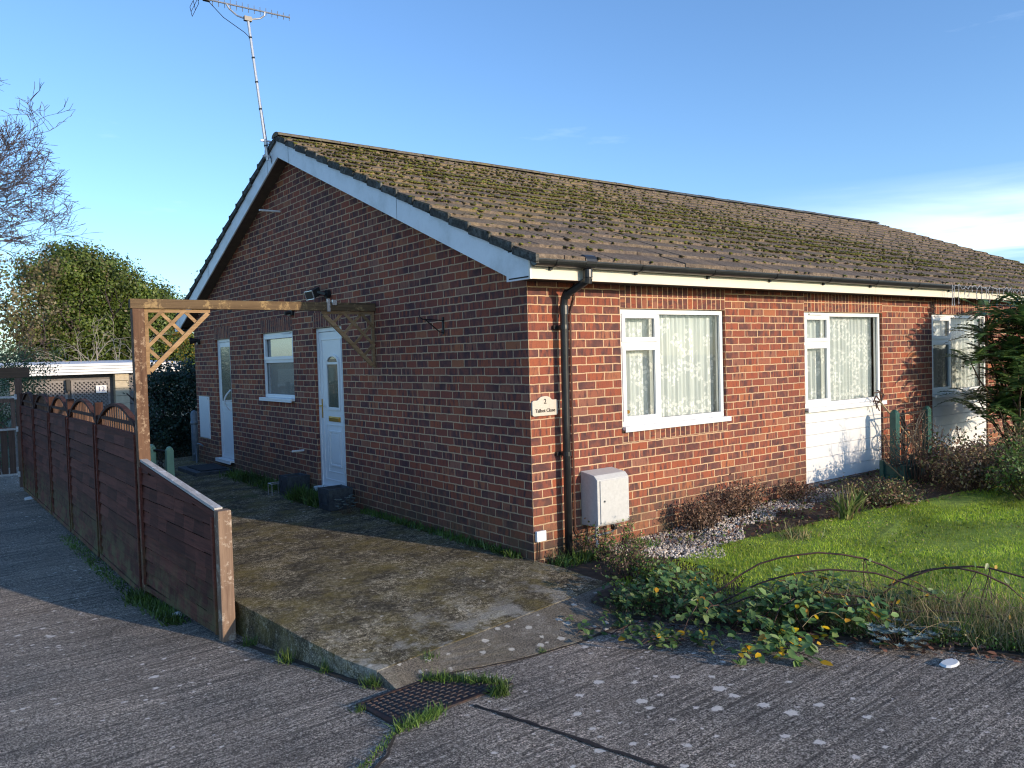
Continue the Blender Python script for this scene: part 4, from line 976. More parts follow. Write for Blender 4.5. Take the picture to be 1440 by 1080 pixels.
def lattice(cx, sx, zt_, L, y, mat):
    # right angled bracket: corner at (cx, zt_), legs L along sx and down
    root = MB(); P_ = lambda a, b: (cx + sx * a, y, zt_ - b)
    root.bar(P_(0.016, 0), P_(.016, L + .03), .032, .030, (0, 1, 0)); root.bar(P_(0.034, .016), P_(L + .02, .016), .032, .030, (0, 1, 0)); root.bar(P_(L, 0.034), P_(.034, L), .042, .034, (0, 1, 0))
    o = part(root, 'lattice_bracket', [mat], pg)
    m2 = MB(); n = 4
    for k in range(1, n + 1):
        d = -L + 2 * L * k / (n + 1)       # lines a-b = d, perpendicular to hypotenuse
        a0, b0 = (d, 0) if d > 0 else (0, -d); t = (L - a0 - b0) / 2
        m2.bar((cx + sx * a0, y + .010, zt_ - b0), (cx + sx * (a0 + t), y + .010, zt_ - b0 - t), .032, .012, (0, 1, 0))
    for c in (L * .30, L * .64): m2.bar((cx + sx * c, y - .010, zt_), (cx, y - .010, zt_ - c), .032, .012, (0, 1, 0))
    o2 = part(m2, 'lattice_slat', [mat], o)
lattice(-2.470, 1, 2.366, .60, 2.835, 'lat'); lattice(-.012, -1, 2.366, .61, 2.835, 'lat')

gt = thing('wooden_gate', 'tall timber gate with brown beam and pale strap hinges across the driveway at far left', 'gate')
m_ = MB(); m_.box((-4.3, 12.95, 1.655), (-2.33, 13.05, 1.86)); part(m_, 'lintel_beam', ['gate_beam'], gt, bevel=.006)
for x in (-2.58, -4.2): m_ = MB(); m_.box((x - .0, 12.94, -.6), (x + .115, 13.06, 1.652)); part(m_, 'gate_post', ['gate_pink'], gt, bevel=.005)
m_ = MB()
for k in range(11): x = -4.05 + k * .132; m_.box((x, 12.98, -.25), (x + .105, 13.0, .63))
part(m_, 'gate_board', ['gate_pink'], gt)
m_ = MB(); frame_bars(m_, -4.06, -2.60, .62, 1.25, .07, 12.97, 13.02); part(m_, 'gate_frame', ['gate_pink'], gt)
m_ = MB()
for k in range(24):
    a = -4.0 + k * .09
    for s_ in (-1, 1):
        x0, x1_ = a, a + s_ * .5
        if min(x0, x1_) < -4.0 or max(x0, x1_) > -2.66: continue
        m_.bar((x0, 12.99 + s_ * .004, .69), (x1_, 12.99 + s_ * .004, 1.18), .016, .006, (0, 1, 0))
part(m_, 'gate_lattice', ['gate_pink'], gt)
for z in (1.285, .655, -.235): m_ = MB(); m_.box((-4.0, 12.955, z - .02), (-2.575, 12.969, z + .02)); m_.tube([(-2.585, 12.94, z - .05), (-2.585, 12.94, z + .05)], .022, 8); part(m_, 'hinge', ['cap'], gt)

# garage beyond the gate
ga = thing('garage', 'low cream garage with a white fascia roof and grey lattice doors numbered 12', 'garage')
Yg = 20.0
m_ = MB(); m_.prism([(-2.2, Yg - .12, 1.63), (-2.2, Yg - .12, 1.93), (-2.2, Yg + 5, 2.05), (-2.2, Yg + 5, 1.63)], (4.6, 0, 0)); part(m_, 'roof', ['garage_white'], ga)
m_ = MB()
for z in (1.70, 1.78, 1.86): m_.box((-2.2, Yg - .135, z - .006), (2.4, Yg - .121, z + .006))
part(m_, 'roof_seam', ['grey_pl'], ga)
m_ = MB(); m_.box((-2.0, Yg + .3, -1.0), (2.0, Yg + .4, 1.63)); part(m_, 'garage_door', ['grey_door'], ga)
m_ = MB()
for x0, x1_ in ((-1.75, -.62), (-.52, .48)):
    frame_bars(m_, x0, x1_, -.6, 1.47, .06, Yg + .22, Yg + .26)
    for k in range(40):
        a = x0 - 2.1 + k * .11
        for s_ in (1, -1):
            p0 = (a, -.55); p1 = (a + 2.0, 1.45)
            if s_ < 0: p0, p1 = (a, 1.45), (a + 2.0, -.55)
            ts = sorted([(x0 + .04 - p0[0]) / 2.0, (x1_ - .04 - p0[0]) / 2.0]); t0, t1 = max(0, ts[0]), min(1, ts[1])
            if t1 - t0 < .03: continue
            m_.bar((p0[0] + 2 * t0, Yg + .235 + s_ * .006, p0[1] + (p1[1] - p0[1]) * t0), (p0[0] + 2 * t1, Yg + .235 + s_ * .006, p0[1] + (p1[1] - p0[1]) * t1), .032, .010, (0, 1, 0))
part(m_, 'lattice_panel', ['grey_lattice'], ga)
m_ = MB()
for k in range(12): m_.box((.58, Yg, -1 + k * .22), (.95, Yg + .35, -1 + k * .22 + .21))
part(m_, 'block_pier', ['cream_block'], ga, bevel=.006)
m_ = MB(); m_.box((.95, Yg + .1, -1), (1.9, Yg + .3, 1.62)); part(m_, 'wall', ['grey_door'], ga)
m_ = MB(); m_.box((.10, Yg + .16, 1.08), (.38, Yg + .18, 1.30)); nb = part(m_, 'number_plate', ['white_pl'], ga)
text('number', '12', .19, (.24, Yg + .157, 1.19), 0, 'blue', nb)
m_ = MB(); m_.box((-.66, Yg + .05, 1.16), (-.56, Yg + .2, 1.5)); part(m_, 'door_lamp', ['black_iron'], ga)

# mint green planter gate ends, dark green trellis planter
def iron(mb, x0, x1_, y, z0, z1, r=.006):
    n = max(1, int(round((z1 - z0) / (x1_ - x0)))); h = (z1 - z0) / n
    for k in range(n):
        a, b = z0 + k * h, z0 + (k + 1) * h; cx, cz = (x0 + x1_) / 2, (a + b) / 2
        mb.tube([(x0, y, a), (x1_, y, b)], r, 6); mb.tube([(x1_, y, a), (x0, y, b)], r, 6)
        R_ = min(x1_ - x0, h) * .30; mb.tube([(cx + R_ * math.cos(t), y, cz + R_ * math.sin(t)) for t in lin(0, 2 * PI, 17)], r, 6, cap=False)
        for s1 in (-1, 1): mb.tube([(cx + s1 * ((x1_ - x0) / 2) * (1 - .75 * math.sin(t)), y, cz + h * .5 * math.cos(t)) for t in lin(0, PI, 9)], r, 6, cap=False)
    for z in (z0, z1): mb.tube([(x0, y, z), (x1_, y, z)], r, 6)
mg = thing('mint_planter', 'pale mint green planter stand with domed posts and ironwork behind the sloping fence panel', 'planter')
for (x, y, z1) in ((-1.33, 7.75, .56), (-1.145, 7.45, .53)):
    m_ = MB(); m_.box((x - .052, y - .052, zslab(x, y)), (x + .052, y + .052, z1)); m_.tube([(x, y, z1), (x, y, z1 + .03), (x, y, z1 + .052)], [.055, .045, .012], 12); part(m_, 'post', ['mint'], mg, bevel=.004)
m_ = MB(); m_.bar((-1.33, 7.75, .52), (-1.145, 7.45, .50), .03, .03); iron(m_, -1.28, -1.20, 7.6, .1, .48); part(m_, 'ironwork', ['black_iron'], mg)
tp = thing('trellis_planter', 'dark green planter with ironwork trellis against the wall between the two cladded windows', 'planter')
yT = -.28
for x in (6.02 - .32, 6.84 - .30): m_ = MB(); m_.box((x - .05, yT - .04, .16), (x + .05, yT + .04, .955)); m_.tube([(x, yT, .955), (x, yT, .975), (x, yT, .995)], [.05, .04, .01], 12); part(m_, 'post', ['teal'], tp, bevel=.004)
m_ = MB(); iron(m_, 5.76, 6.48, yT, .22, .93, .009); m_.tube([(5.95 + .16 * math.cos(t), yT - .02, .62 + .10 * math.sin(t)) for t in lin(0, 5, 14)], .012, 6); part(m_, 'ironwork', ['black_iron'], tp)
m_ = MB()
for k in range(3): m_.box((5.25, -.62, .0 + k * .115), (5.98, -.60, .11 + k * .115)); m_.box((5.25, -.60, .0 + k * .115), (5.27, -.36, .11 + k * .115)); m_.box((5.96, -.60, .0 + k * .115), (5.98, -.36, .11 + k * .115))
for x in (5.25, 5.98): m_.box((x - .03, -.65, -.02), (x + .03, -.59, .36)); m_.box((x - .03, -.38, -.02), (x + .03, -.33, .40))
m_.box((5.25, -.36, .0), (5.98, -.345, .34)); m_.box((5.28, -.59, .20), (5.95, -.37, .29)); part(m_, 'trough', ['teal'], tp)
bs = thing('bamboo_stake', 'long broken stake leaning from the corner of the middle window down to the green planter', 'stake')
m_ = MB(); m_.tube([(5.72, -.07, 1.10), (5.86, -.2, .85), (5.98, -.36, .58), (6.08, -.5, .40)], .011, 6); part(m_, 'stake', ['bamboo'], bs)
b2 = thing('bamboo_stake', 'short thin stake leaning across the front of the green planter trough', 'stake')
m_ = MB(); m_.tube([(5.06, -.48, .42), (5.2, -.6, .24), (5.33, -.72, .08)], .009, 6); part(m_, 'stake', ['bamboo'], b2)
wv = thing('withered_vine', 'dry knotted vine ends caught on the right end of the middle window sill', 'vine')
m_ = MB()
for k in range(7): a = random.uniform(0, 6); m_.tube([(5.80, -.05, 1.08), (5.74 + .12 * math.cos(a), -.07, 1.12 + .09 * math.sin(a)), (5.70 + .16 * math.cos(a + 1), -.08, 1.10 + .14 * math.sin(a + .6))], .008, 5)
part(m_, 'stems', ['bramstem'], wv)

# pots by the front door
def pot(x, y, s, h, label, wx):
    t = thing('square_planter', label, 'planter', 'slate grey square planters by the front door'); z = zslab(x, y)
    m_ = MB(); a, b = s * .46, s * .5
    pts = [(x + sx * a, y + sy * a, z) for sx, sy in ((-1, -1), (1, -1), (1, 1), (-1, 1))] + [(x + sx * b, y + sy * b, z + h) for sx, sy in ((-1, -1), (1, -1), (1, 1), (-1, 1))]
    i_ = [(x + sx * (b - .03), y + sy * (b - .03), z + h) for sx, sy in ((-1, -1), (1, -1), (1, 1), (-1, 1))]; j_ = [(x + sx * (b - .04), y + sy * (b - .04), z + h - .06) for sx, sy in ((-1, -1), (1, -1), (1, 1), (-1, 1))]
    m_.faces(pts + i_ + j_, [(0, 3, 2, 1)] + [(k, (k + 1) % 4, 4 + (k + 1) % 4, 4 + k) for k in range(4)] + [(4 + k, 4 + (k + 1) % 4, 8 + (k + 1) % 4, 8 + k) for k in range(4)] + [(8 + k, 8 + (k + 1) % 4, 12 + (k + 1) % 4, 12 + k) for k in range(4)] + [(12, 13, 14, 15)])
    B_ = part(m_, 'pot_body', ['pot'], t, bevel=.004)
    m_ = MB()
    for sx, sy in ((-1, -1), (1, -1), (1, 1), (-1, 1)): m_.bar((x + sx * (a + .002), y + sy * (a + .002), z), (x + sx * (b + .002), y + sy * (b + .002), z + h), .014, .014)
    frame_bars(m_, x - a * .68, x + a * .68, z + .06, z + h - .06, .010, y - b - .002, y - b + .02)
    m2 = MB(SD); frame_bars(m2, y - a * .68, y + a * .68, z + .06, z + h - .06, .010, x - b - .002, x - b + .02)
    part(m_, 'pot_moulding', ['pot'], t); part(m2, 'pot_moulding', ['pot'], t)
    m_ = MB(); m_.box((x - b + .05, y - b + .05, z + h - .05), (x + b - .05, y + b - .05, z + h - .02)); part(m_, 'soil', ['soil'], t)
pot(-.20, 3.62, .30, .26, 'slate grey square planter standing in front of the right side of the front door sill', 0)
pot(-.17, 4.98, .30, .27, 'slate grey square planter on the left of the front door behind low weeds', 0)
wi = thing('wire_stand', 'small wire plant stand beside the left square planter', 'plant stand')
m_ = MB(); x, y, z = -.42, 5.15, zslab(-.42, 5.1)
for a, b in ((0, 0), (.14, 0), (0, .14), (.14, .14)): m_.tube([(x + a, y + b, z), (x + a, y + b, z + .16)], .006, 5)
m_.tube([(x, y, z + .16), (x + .14, y, z + .16), (x + .14, y + .14, z + .16), (x, y + .14, z + .16), (x, y, z + .16)], .006, 5); part(m_, 'wires', ['alu'], wi)

# manhole cover
mh = thing('manhole_cover', 'rusty rectangular iron cover with raised blocks set in the concrete driveway', 'manhole cover')
A_, B_, C_, D_ = Vector((-2.335, -1.225)), Vector((-1.735, -1.185)), Vector((-1.545, -1.665)), Vector((-2.30, -1.675))
A_, B_, C_, D_ = Vector((-2.335, -1.235)), Vector((-1.714, -1.20)), Vector((-1.52, -1.68)), Vector((-2.32, -1.69))
def mhp(u, v, dz=0): p = (A_ * (1 - u) + B_ * u) * (1 - v) + (D_ * (1 - u) + C_ * u) * v; return (p.x, p.y, zr(p.x, p.y) + dz)
m_ = MB()
for (a, b, c, d) in ((0, 1, 0, .05), (0, 1, .95, 1), (0, .04, .05, .95), (.96, 1, .05, .95)):
    q = [mhp(a, c), mhp(b, c), mhp(b, d), mhp(a, d)]; m_.prism([(p[0], p[1], p[2] - .02) for p in q], (0, 0, .032))
part(m_, 'cover_frame', ['iron'], mh)
m_ = MB(); q = [mhp(.045, .055), mhp(.955, .055), mhp(.955, .945), mhp(.045, .945)]; m_.prism([(p[0], p[1], p[2] - .02) for p in q], (0, 0, .024))
nx, ny = 13, 9
for i in range(nx):
    for j in range(ny):
        u0, u1 = .06 + .88 * i / nx, .06 + .88 * (i + .72) / nx; v0, v1 = .07 + .86 * j / ny, .07 + .86 * (j + .68) / ny
        q = [mhp(u0, v0, .0045), mhp(u1, v0, .0045), mhp(u1, v1, .0045), mhp(u0, v1, .0045)]; cx_ = sum(p[0] for p in q) / 4; cy_ = sum(p[1] for p in q) / 4
        t_ = [(cx_ + (p[0] - cx_) * .7, cy_ + (p[1] - cy_) * .7, p[2] + .008) for p in q]
        m_.faces(q + t_, [(4, 5, 6, 7)] + [(k, (k + 1) % 4, 4 + (k + 1) % 4, 4 + k) for k in range(4)])
part(m_, 'cover_plate', ['iron'], mh)

# pale flat stone and rubbish
def flatstone(name, x, y, rx, ry, label, cat, mat='white_stone', h=.02, zf=zr):
    m_ = MB(); n = 11; z = zf(x, y) + .002
    ring = [(x + rx * random.uniform(.8, 1.1) * math.cos(2 * PI * k / n), y + ry * random.uniform(.8, 1.1) * math.sin(2 * PI * k / n)) for k in range(n)]
    A = [(a, b, z) for a, b in ring]; B = [(x + (a - x) * .82, y + (b - y) * .82, z + h) for a, b in ring]
    m_.faces(A + B, [(k, (k + 1) % n, n + (k + 1) % n, n + k) for k in range(n)] + [tuple(range(n, 2 * n))])
    return tag(m_.build(name, mat), label, cat)
flatstone('flat_stone', .36, -3.36, .085, .05, 'flat white stone lying on the driveway by the planted edge at the right', 'stone', h=.011)
flatstone('stone_chip', -2.56, 1.75, .05, .03, 'small pale stone chip in the weeds under the sloping fence panel', 'stone', 'white_stone', .05)
m_ = MB(); m_.prism([(-2.72, 10.9, zr(-2.7, 11) + .004), (-2.56, 10.95, zr(-2.7, 11) + .004), (-2.54, 11.15, zr(-2.7, 11) + .03), (-2.70, 11.15, zr(-2.7, 11) + .004)], (0, 0, .015)); tag(m_.build('litter', 'white_pl'), 'scrap of white plastic litter on the driveway by the far fence panels', 'litter')
# icicle lights on the far gutter
il = thing('icicle_lights', 'unlit string of clear icicle lights tangled along the gutter at the far right', 'string lights')
m_ = MB(); x = 7.0; pts = []
while x < 10.2:
    pts.append((x, -.415 - random.uniform(0, .02), 2.60 + random.uniform(-.05, .03))); x += random.uniform(.03, .09)
m_.tube(pts, .0045, 5)
for p in pts[::2]:
    L = random.uniform(.05, .26); dx = random.uniform(-.05, .05)
    m_.tube([p, (p[0] + dx, p[1] - .01, p[2] - L * .5), (p[0] + dx * .3, p[1], p[2] - L)], .0045, 4); m_.tube([(p[0] + dx * .3, p[1], p[2] - L), (p[0] + dx * .3, p[1], p[2] - L - .025)], .008, 5)
part(m_, 'wire', ['bulb'], il)

# ------------------------------------------------------------------ vegetation
def zgv(P): return np.array([zg(a, b) for a, b in P])
def lawn_mask(X, Y):
    far = np.where(X < 2, -.80 - .0 * X, -.80 - (X - 2) * .22)      # bed edge along the house
    xe_ = -.25 - (Y + 1.1) * .38
    return (Y < far) & (Y > -5.2) & (X > xe_ + .45)
# lawn turf: base sheet 4 mm over the soil
def lawn_sheet():
    mb = MB(); ys = lin(-5.4, -.75, 19); rows = []
    for y in ys:
        x0 = max(xe(y) + .40, .95 if y > -1.6 else -9)
        xs = [x0 + d for d in (0, .2, .4, .7, 1, 1.4, 1.9, 2.5, 3.2, 4.2, 5.5, 7.5)]
        rows.append([(x, min(y, -.80 - max(0, x - 2) * .2), 0) for x in xs])
    for r_ in rows:
        for k, (x, y, _) in enumerate(r_): r_[k] = (x, y, zg(x, y) + .012)
    for A, B in zip(rows, rows[1:]):
        for k in range(len(A) - 1): mb.face([A[k], A[k + 1], B[k + 1], B[k]])
    return mb.build('lawn', 'lawn', recalc=False)
tag(lawn_sheet(), kind='structure')
N = 170000; X = RNG.uniform(-.2, 7.5, N); Y = RNG.uniform(-5.2, -.75, N)
dens = np.clip(1.25 - .09 * np.abs(X - 2.5), .35, 1); k = lawn_mask(X, Y) & (RNG.random(N) < dens); X, Y = X[k], Y[k]
P = np.stack([X, Y, zgv(np.stack([X, Y], 1)) + .008], 1)
hh = .025 * (1 + .35 * np.sin(X * 3.3 + Y * 2) * np.sin(X * 1.7 - Y * 4.1))
o = blades('lawn_grass', P, hh, .0055, 'grass', lean=.45); tag(o, kind='stuff')
N = 9000; X = RNG.uniform(-.2, 7, N); Y = RNG.uniform(-5, -.8, N); k = lawn_mask(X, Y) & (np.sin(X * 2.3 + 1) * np.sin(Y * 3.1) > -.2); X, Y = X[k], Y[k]; n = len(X)
P = np.stack([X, Y, zgv(np.stack([X, Y], 1)) + RNG.uniform(.015, .04, n)], 1)
o = scatter('lawn_clover', QUAD[0], QUAD[1], P, rotmats(np.tile([[0, -.2, 1.]], (n, 1)) + RNG.normal(0, .5, (n, 3)), RNG.uniform(0, 6, n)), RNG.uniform(.012, .03, n), ['weed', 'bush', 'drygrass'], None, RNG.choice([0, 1, 2], n, p=[.5, .35, .15])); tag(o, kind='stuff')
# white gravel bed
N = 9000; X = RNG.uniform(.75, 4.3, N); Y = RNG.uniform(-1.15, -.02, N)
edge = -.42 - .62 * np.clip((X - .6) / .6, 0, 1) * np.clip((2.6 - X) / 1.4, .15, 1) + .06 * np.sin(X * 9)
k = (Y > edge) & (RNG.random(N) < np.clip(1.15 - .22 * np.maximum(X - 1.6, 0), .2, 1)); X, Y = X[k], Y[k]; n = len(X)
P = np.stack([X, Y, zgv(np.stack([X, Y], 1)) + RNG.uniform(.0, .016, n)], 1)
o = scatter('white_gravel', ICO[0], ICO[1], P, rotmats(rdir(n), RNG.uniform(0, 6, n)), np.stack([RNG.uniform(.008, .019, n), RNG.uniform(.007, .015, n), RNG.uniform(.006, .011, n)], 1), 'gravel'); tag(o, kind='stuff')

def tubesmesh(name, paths, mats, parent=None, n=5):
    mb = MB()
    for pts, rr in paths: mb.tube(pts, rr, n, cap=False)
    o = mb.build(name, mats, None, recalc=False, smooth=True)
    if parent is not None: attach(o, parent)
    return o
def bent(p, q, sag, k=7, j=.02):
    p, q = Vector(p), Vector(q); out = []
    for i in range(k + 1):
        t = i / k; v = p.lerp(q, t) + Vector((random.uniform(-j, j), random.uniform(-j, j), sag * 4 * t * (1 - t))); out.append(v)
    out[0] = p; return out

# brambles spilling from the bed over the drive: each clump a plant with stems and leaves
def bramble(cx, cy, r, n, label, h=.20, size=.062, yel=.02, stems=5):
    t = thing('bramble', label, 'bramble', 'brambles along the edge of the front garden')
    ps = []; P = []; Nn = []
    for s in range(stems):
        a = random.uniform(0, 2 * PI); L = r * random.uniform(.7, 1.25); ex, ey = cx + L * math.cos(a), cy + L * math.sin(a)
        z0 = (zg if cx > xe(cy) else zr)(cx, cy); z1 = (zg if ex > xe(ey) else zr)(ex, ey)
        path = bent((cx + random.uniform(-.08, .08), cy + random.uniform(-.08, .08), z0), (ex, ey, z1 + .03), h * random.uniform(.6, 1.2)); ps.append((path, [.004] * 7 + [.0025]))
        per = n // stems
        for _ in range(per):
            f = random.uniform(.15, 1) * 6.999; i = int(f); p = path[i].lerp(path[i + 1], f - i)
            off = RNG.normal(0, 1, 3) * np.array([.055, .055, .035]); p = np.array(p) + off
            gz = (zg if p[0] > xe(p[1]) else zr)(p[0], p[1]); p[2] = max(p[2], gz + .015)
            for q in range(3):      # leaves in threes
                az = random.uniform(0, 2 * PI) + q * 2.1
                P.append(p + np.array([0.012 * math.cos(az), .012 * math.sin(az), 0])); Nn.append((.55 * math.cos(az) * .6, .55 * math.sin(az) * .6 - .35, 1.0))
    tubesmesh('stems', ps, 'bramstem', t, 4)
    P = np.array(P); Nn = np.array(Nn) + RNG.normal(0, .28, (len(P), 3)); n_ = len(P)
    S = size * RNG.uniform(.6, 1.25, n_); mi = (RNG.random(n_) < yel).astype(int)
    scatter('leaves', LEAF[0], LEAF[1], P, rotmats(Nn, RNG.uniform(0, 6.3, n_)), np.stack([S, S, S], 1), ['bramble', 'yellow'], t, mi)
    return t
bramble(.02, -1.22, .26, 150, 'dense low dark green bramble clump just past the slab, nearest the meter box bed', .16, .042, .0, 6)
bramble(.02, -1.62, .34, 130, 'bramble with a single orange-yellow leaf behind the ramp strip', .20, .055, .012, 6)
bramble(.10, -2.05, .36, 110, 'bramble clump in the middle of the garden edge, over dead brown leaves', .18, .062, .02, 6)
bramble(-.30, -1.95, .36, 50, 'small bramble sprig creeping out onto the concrete with one yellow leaf', .05, .055, .07, 4)
bramble(-.42, -1.42, .30, 34, 'thin trailing bramble shoot creeping over the lichen spotted ramp', .04, .05, .03, 3)
bramble(.36, -2.55, .36, 130, 'large round-leaved bramble clump with several yellow leaves at the drive edge', .20, .068, .07, 6)
bramble(.60, -2.30, .36, 80, 'bramble behind the yellow leaved clump, tangled in dry grass', .24, .058, .03, 5)
bramble(.98, -3.72, .24, 22, 'few dark bramble leaves on a bare runner at the right edge of the driveway', .05, .07, .06, 3)
bramble(.86, -2.80, .32, 80, 'low bramble leaves in the dry grass behind the silver leaved mound', .16, .056, .05, 5)
bramble(-.10, -2.45, .34, 60, 'bramble shoot with yellow leaves lying out over the concrete in front of the largest clump', .07, .066, .12, 4)
bramble(.30, -1.45, .30, 90, 'bramble clump behind the front ones, against the start of the lawn', .22, .052, .02, 5)
# long arching runners
ar = thing('arching_bramble', 'long bare arching bramble stems looping over the edge of the lawn', 'bramble')
mp = []
for a, b, s in (((.15, -1.75, .02), (1.15, -3.0, .05), .36), ((.20, -1.85, .02), (1.0, -3.1, .12), .24), ((.10, -1.9, .02), (.85, -3.05, .05), .14), ((.9, -2.6, .05), (1.35, -3.55, .03), .30), ((1.25, -2.5, .06), (1.62, -3.75, .0), .26), ((.55, -2.7, .05), (1.2, -3.9, -.03), .12)):
    pth = bent(a, b, s, 12, .026); mp.append((pth, [.0065] * 10 + [.004, .003, .002]))
    for _ in range(2):
        c = pth[random.randint(4, 9)]; mp.append((bent(c, c + Vector((random.uniform(-.1, .1), random.uniform(-.1, .1), -.22)), .01, 4, .006), .003))
tubesmesh('stems', mp, 'bramstem', ar, 5)
# yellow leaves on the runners
N = 26; ii = RNG.integers(0, 6, N); P = []
for i in ii: pth = mp[int(i) * 3][0]; P.append(np.array(random.choice(pth[4:])) + RNG.normal(0, .02, 3))
P = np.array(P); scatter('leaves', LEAF[0], LEAF[1], P, rotmats(np.tile([[0, -.8, .5]], (N, 1)) + RNG.normal(0, .4, (N, 3)), RNG.uniform(0, 6, N)), RNG.uniform(.03, .055, N), ['yellow', 'bramble'], ar, (RNG.random(N) < .55).astype(int))

# dry grass and undergrowth along the garden edge (uncountable)
N = 17000; Y = RNG.uniform(-4.9, -1.75, N); d = np.abs(RNG.normal(0, .34, N)) + .06; X = -.25 - (Y + 1.1) * .38 + d
P = np.stack([X, Y, zgv(np.stack([X, Y], 1))], 1)
hh = RNG.uniform(.06, .20, N) * np.where(RNG.random(N) < .05, 2.0, 1) * np.clip((-Y - 1.4) / 1.2, .35, 1)
o = blades('dry_grass', P, hh, .0045, ['drygrass', 'weed'], lean=.55, mi=(RNG.random(N) < .42).astype(int)); tag(o, kind='stuff')
N = 1300; Y = RNG.uniform(-4.9, -2.1, N); X = -.25 - (Y + 1.1) * .38 + np.abs(RNG.normal(0, .42, N)) + .12
o = blades('tall_dry_grass', np.stack([X, Y, zgv(np.stack([X, Y], 1))], 1), RNG.uniform(.18, .36, N), .0034, ['drygrass', 'deadshrub'], lean=.35, mi=(RNG.random(N) < .2).astype(int)); tag(o, kind='stuff')
ps = []
for _ in range(120):
    y = random.uniform(-3.6, -1.9); x = xe(y) + random.uniform(.08, .75); a = random.uniform(0, 6.3); L = random.uniform(.2, .5)
    ps.append((bent((x, y, zg(x, y) + .02), (x + L * math.cos(a), y + L * math.sin(a), zg(x, y) + random.uniform(.02, .12)), random.uniform(.02, .11), 5, .02), random.uniform(.0015, .003)))
tag(tubesmesh('dry_stems', ps, 'bamboo', None, 3), kind='stuff')
# fine green ground cover filling between
N = 9000; Y = RNG.uniform(-4.9, -1.1, N); d = RNG.uniform(.0, .55, N); X = -.25 - (Y + 1.1) * .38 + d
P = np.stack([X, Y, zgv(np.stack([X, Y], 1)) + RNG.uniform(0, .07, N) * (1.2 - d)], 1)
o = scatter('ground_cover', QUAD[0], QUAD[1], P, rotmats(rdir(N) + [[0, 0, .8]], RNG.uniform(0, 6, N)), RNG.uniform(.010, .026, N), ['weed', 'bramble', 'drygrass'], None, RNG.choice([0, 1, 2], N, p=[.35, .35, .3])); tag(o, kind='stuff')
N = 420; Y = RNG.uniform(-4.6, -1.4, N); X = -.25 - (Y + 1.1) * .38 + RNG.normal(.02, .09, N)
P = np.stack([X, Y, np.array([max(zg(a, b) if a > xe(b) else -9, zr(a, b)) for a, b in zip(X, Y)]) + .012], 1)
o = scatter('dead_leaves', LEAF[0], LEAF[1], P, rotmats(np.tile([[0, 0, 1.]], (N, 1)) + RNG.normal(0, .35, (N, 3)), RNG.uniform(0, 6, N)), RNG.uniform(.03, .062, N), 'deadleaf'); tag(o, kind='stuff')
# silver leaved plants
def silver(cx, cy, r, label, n=40, z=None, hgt=.10):
    t = thing('silver_plant', label, 'plant'); z0 = zg(cx, cy) if z is None else z; P, Nn, S = [], [], []
    ps = []
    for _ in range(n):
        a = random.uniform(0, 2 * PI); q = r * math.sqrt(random.random()); c = np.array([cx + q * math.cos(a), cy + q * math.sin(a), z0 + hgt * random.uniform(.3, 1)])
        ps.append(([(cx + q * .4 * math.cos(a), cy + q * .4 * math.sin(a), z0), tuple(c)], .002))
        for k in range(9):
            b = k / 9 * 2 * PI + random.uniform(-.2, .2); P.append(c); Nn.append((-.55 * math.cos(b), -.55 * math.sin(b), .9)); S.append((b, random.uniform(.026, .042)))
    P = np.array(P); Nn = np.array(Nn); 
    xdir = np.array([[math.cos(b), math.sin(b), .45] for b, _ in S]); xdir /= np.linalg.norm(xdir, axis=1, keepdims=True)
    nn = np.cross(xdir, np.cross(np.tile([[0, 0, 1.]], (len(P), 1)), xdir)); nn /= np.linalg.norm(nn, axis=1, keepdims=True); yy = np.cross(nn, xdir)
    R_ = np.stack([xdir, yy, nn], 2); s = np.array([s for _, s in S])
    scatter('leaves', LEAF[0], LEAF[1], P, R_, np.stack([s, s * .5, s], 1), 'silver', t); tubesmesh('stems', ps, 'stem', t, 3)
silver(.46, -3.02, .19, 'larger mound of silver leaved plant at the drive edge left of the flat white stone', 80)
silver(.72, -3.22, .10, 'small silver leaved plant among dead leaves by the flat white stone', 26)
silver(-.26, 3.20, .14, 'silver leaved plant growing between the wall and the right square planter', 26, zslab(-.2, 3.2), .20)
# fine weed tufts
def tuft(x, y, r, n, h, label, zf=zr, w=.006, mat='weed', cat='weed', group='weed tufts in the paving cracks', line=None):
    if line: t_ = RNG.random(n); X = line[0][0] + (line[1][0] - line[0][0]) * t_ + RNG.normal(0, r, n); Y = line[0][1] + (line[1][1] - line[0][1]) * t_ + RNG.normal(0, r, n)
    else: X = x + RNG.normal(0, r * .5, n); Y = y + RNG.normal(0, r * .5, n)
    P = np.stack([X, Y, np.array([zf(a, b) for a, b in zip(X, Y)])], 1)
    o = blades('weed_tuft', P, h * RNG.uniform(.4, 1.2, n), w, [mat, 'bush'], lean=.7, mi=(RNG.random(n) < .4).astype(int)); tag(o, label, cat, group); return o
zs = lambda a, b: max(zslab(a, b), zr(a, b))
tuft(0, 0, .022, 620, .062, 'bright green tuft along the back edge of the iron cover', line=((-1.86, -1.19), (-1.56, -1.62)))
tuft(-2.10, -1.02, .07, 230, .075, 'spiky weed tuft at the near corner of the raised slab', w=.005)
tuft(-1.72, -1.03, .05, 120, .05, 'small tuft in the joint between the slab and the lichen spotted ramp', lambda a, b: zslab(a, b) - .03)
tuft(-1.66, -1.735, .06, 260, .07, 'bright green tuft at the front right corner of the iron cover')
tuft(0, 0, .025, 420, .06, 'grass strip along the front left edge of the iron cover', line=((-2.33, -1.74), (-2.05, -1.70)))
tuft(0, 0, .014, 260, .028, 'thin moss and grass line in the crack at the bottom of the picture', line=((-2.35, -1.74), (-2.95, -2.2)))
tuft(-2.33, -.15, .05, 90, .11, 'thin grass tuft at the foot of the slab edge, halfway along', w=.006)
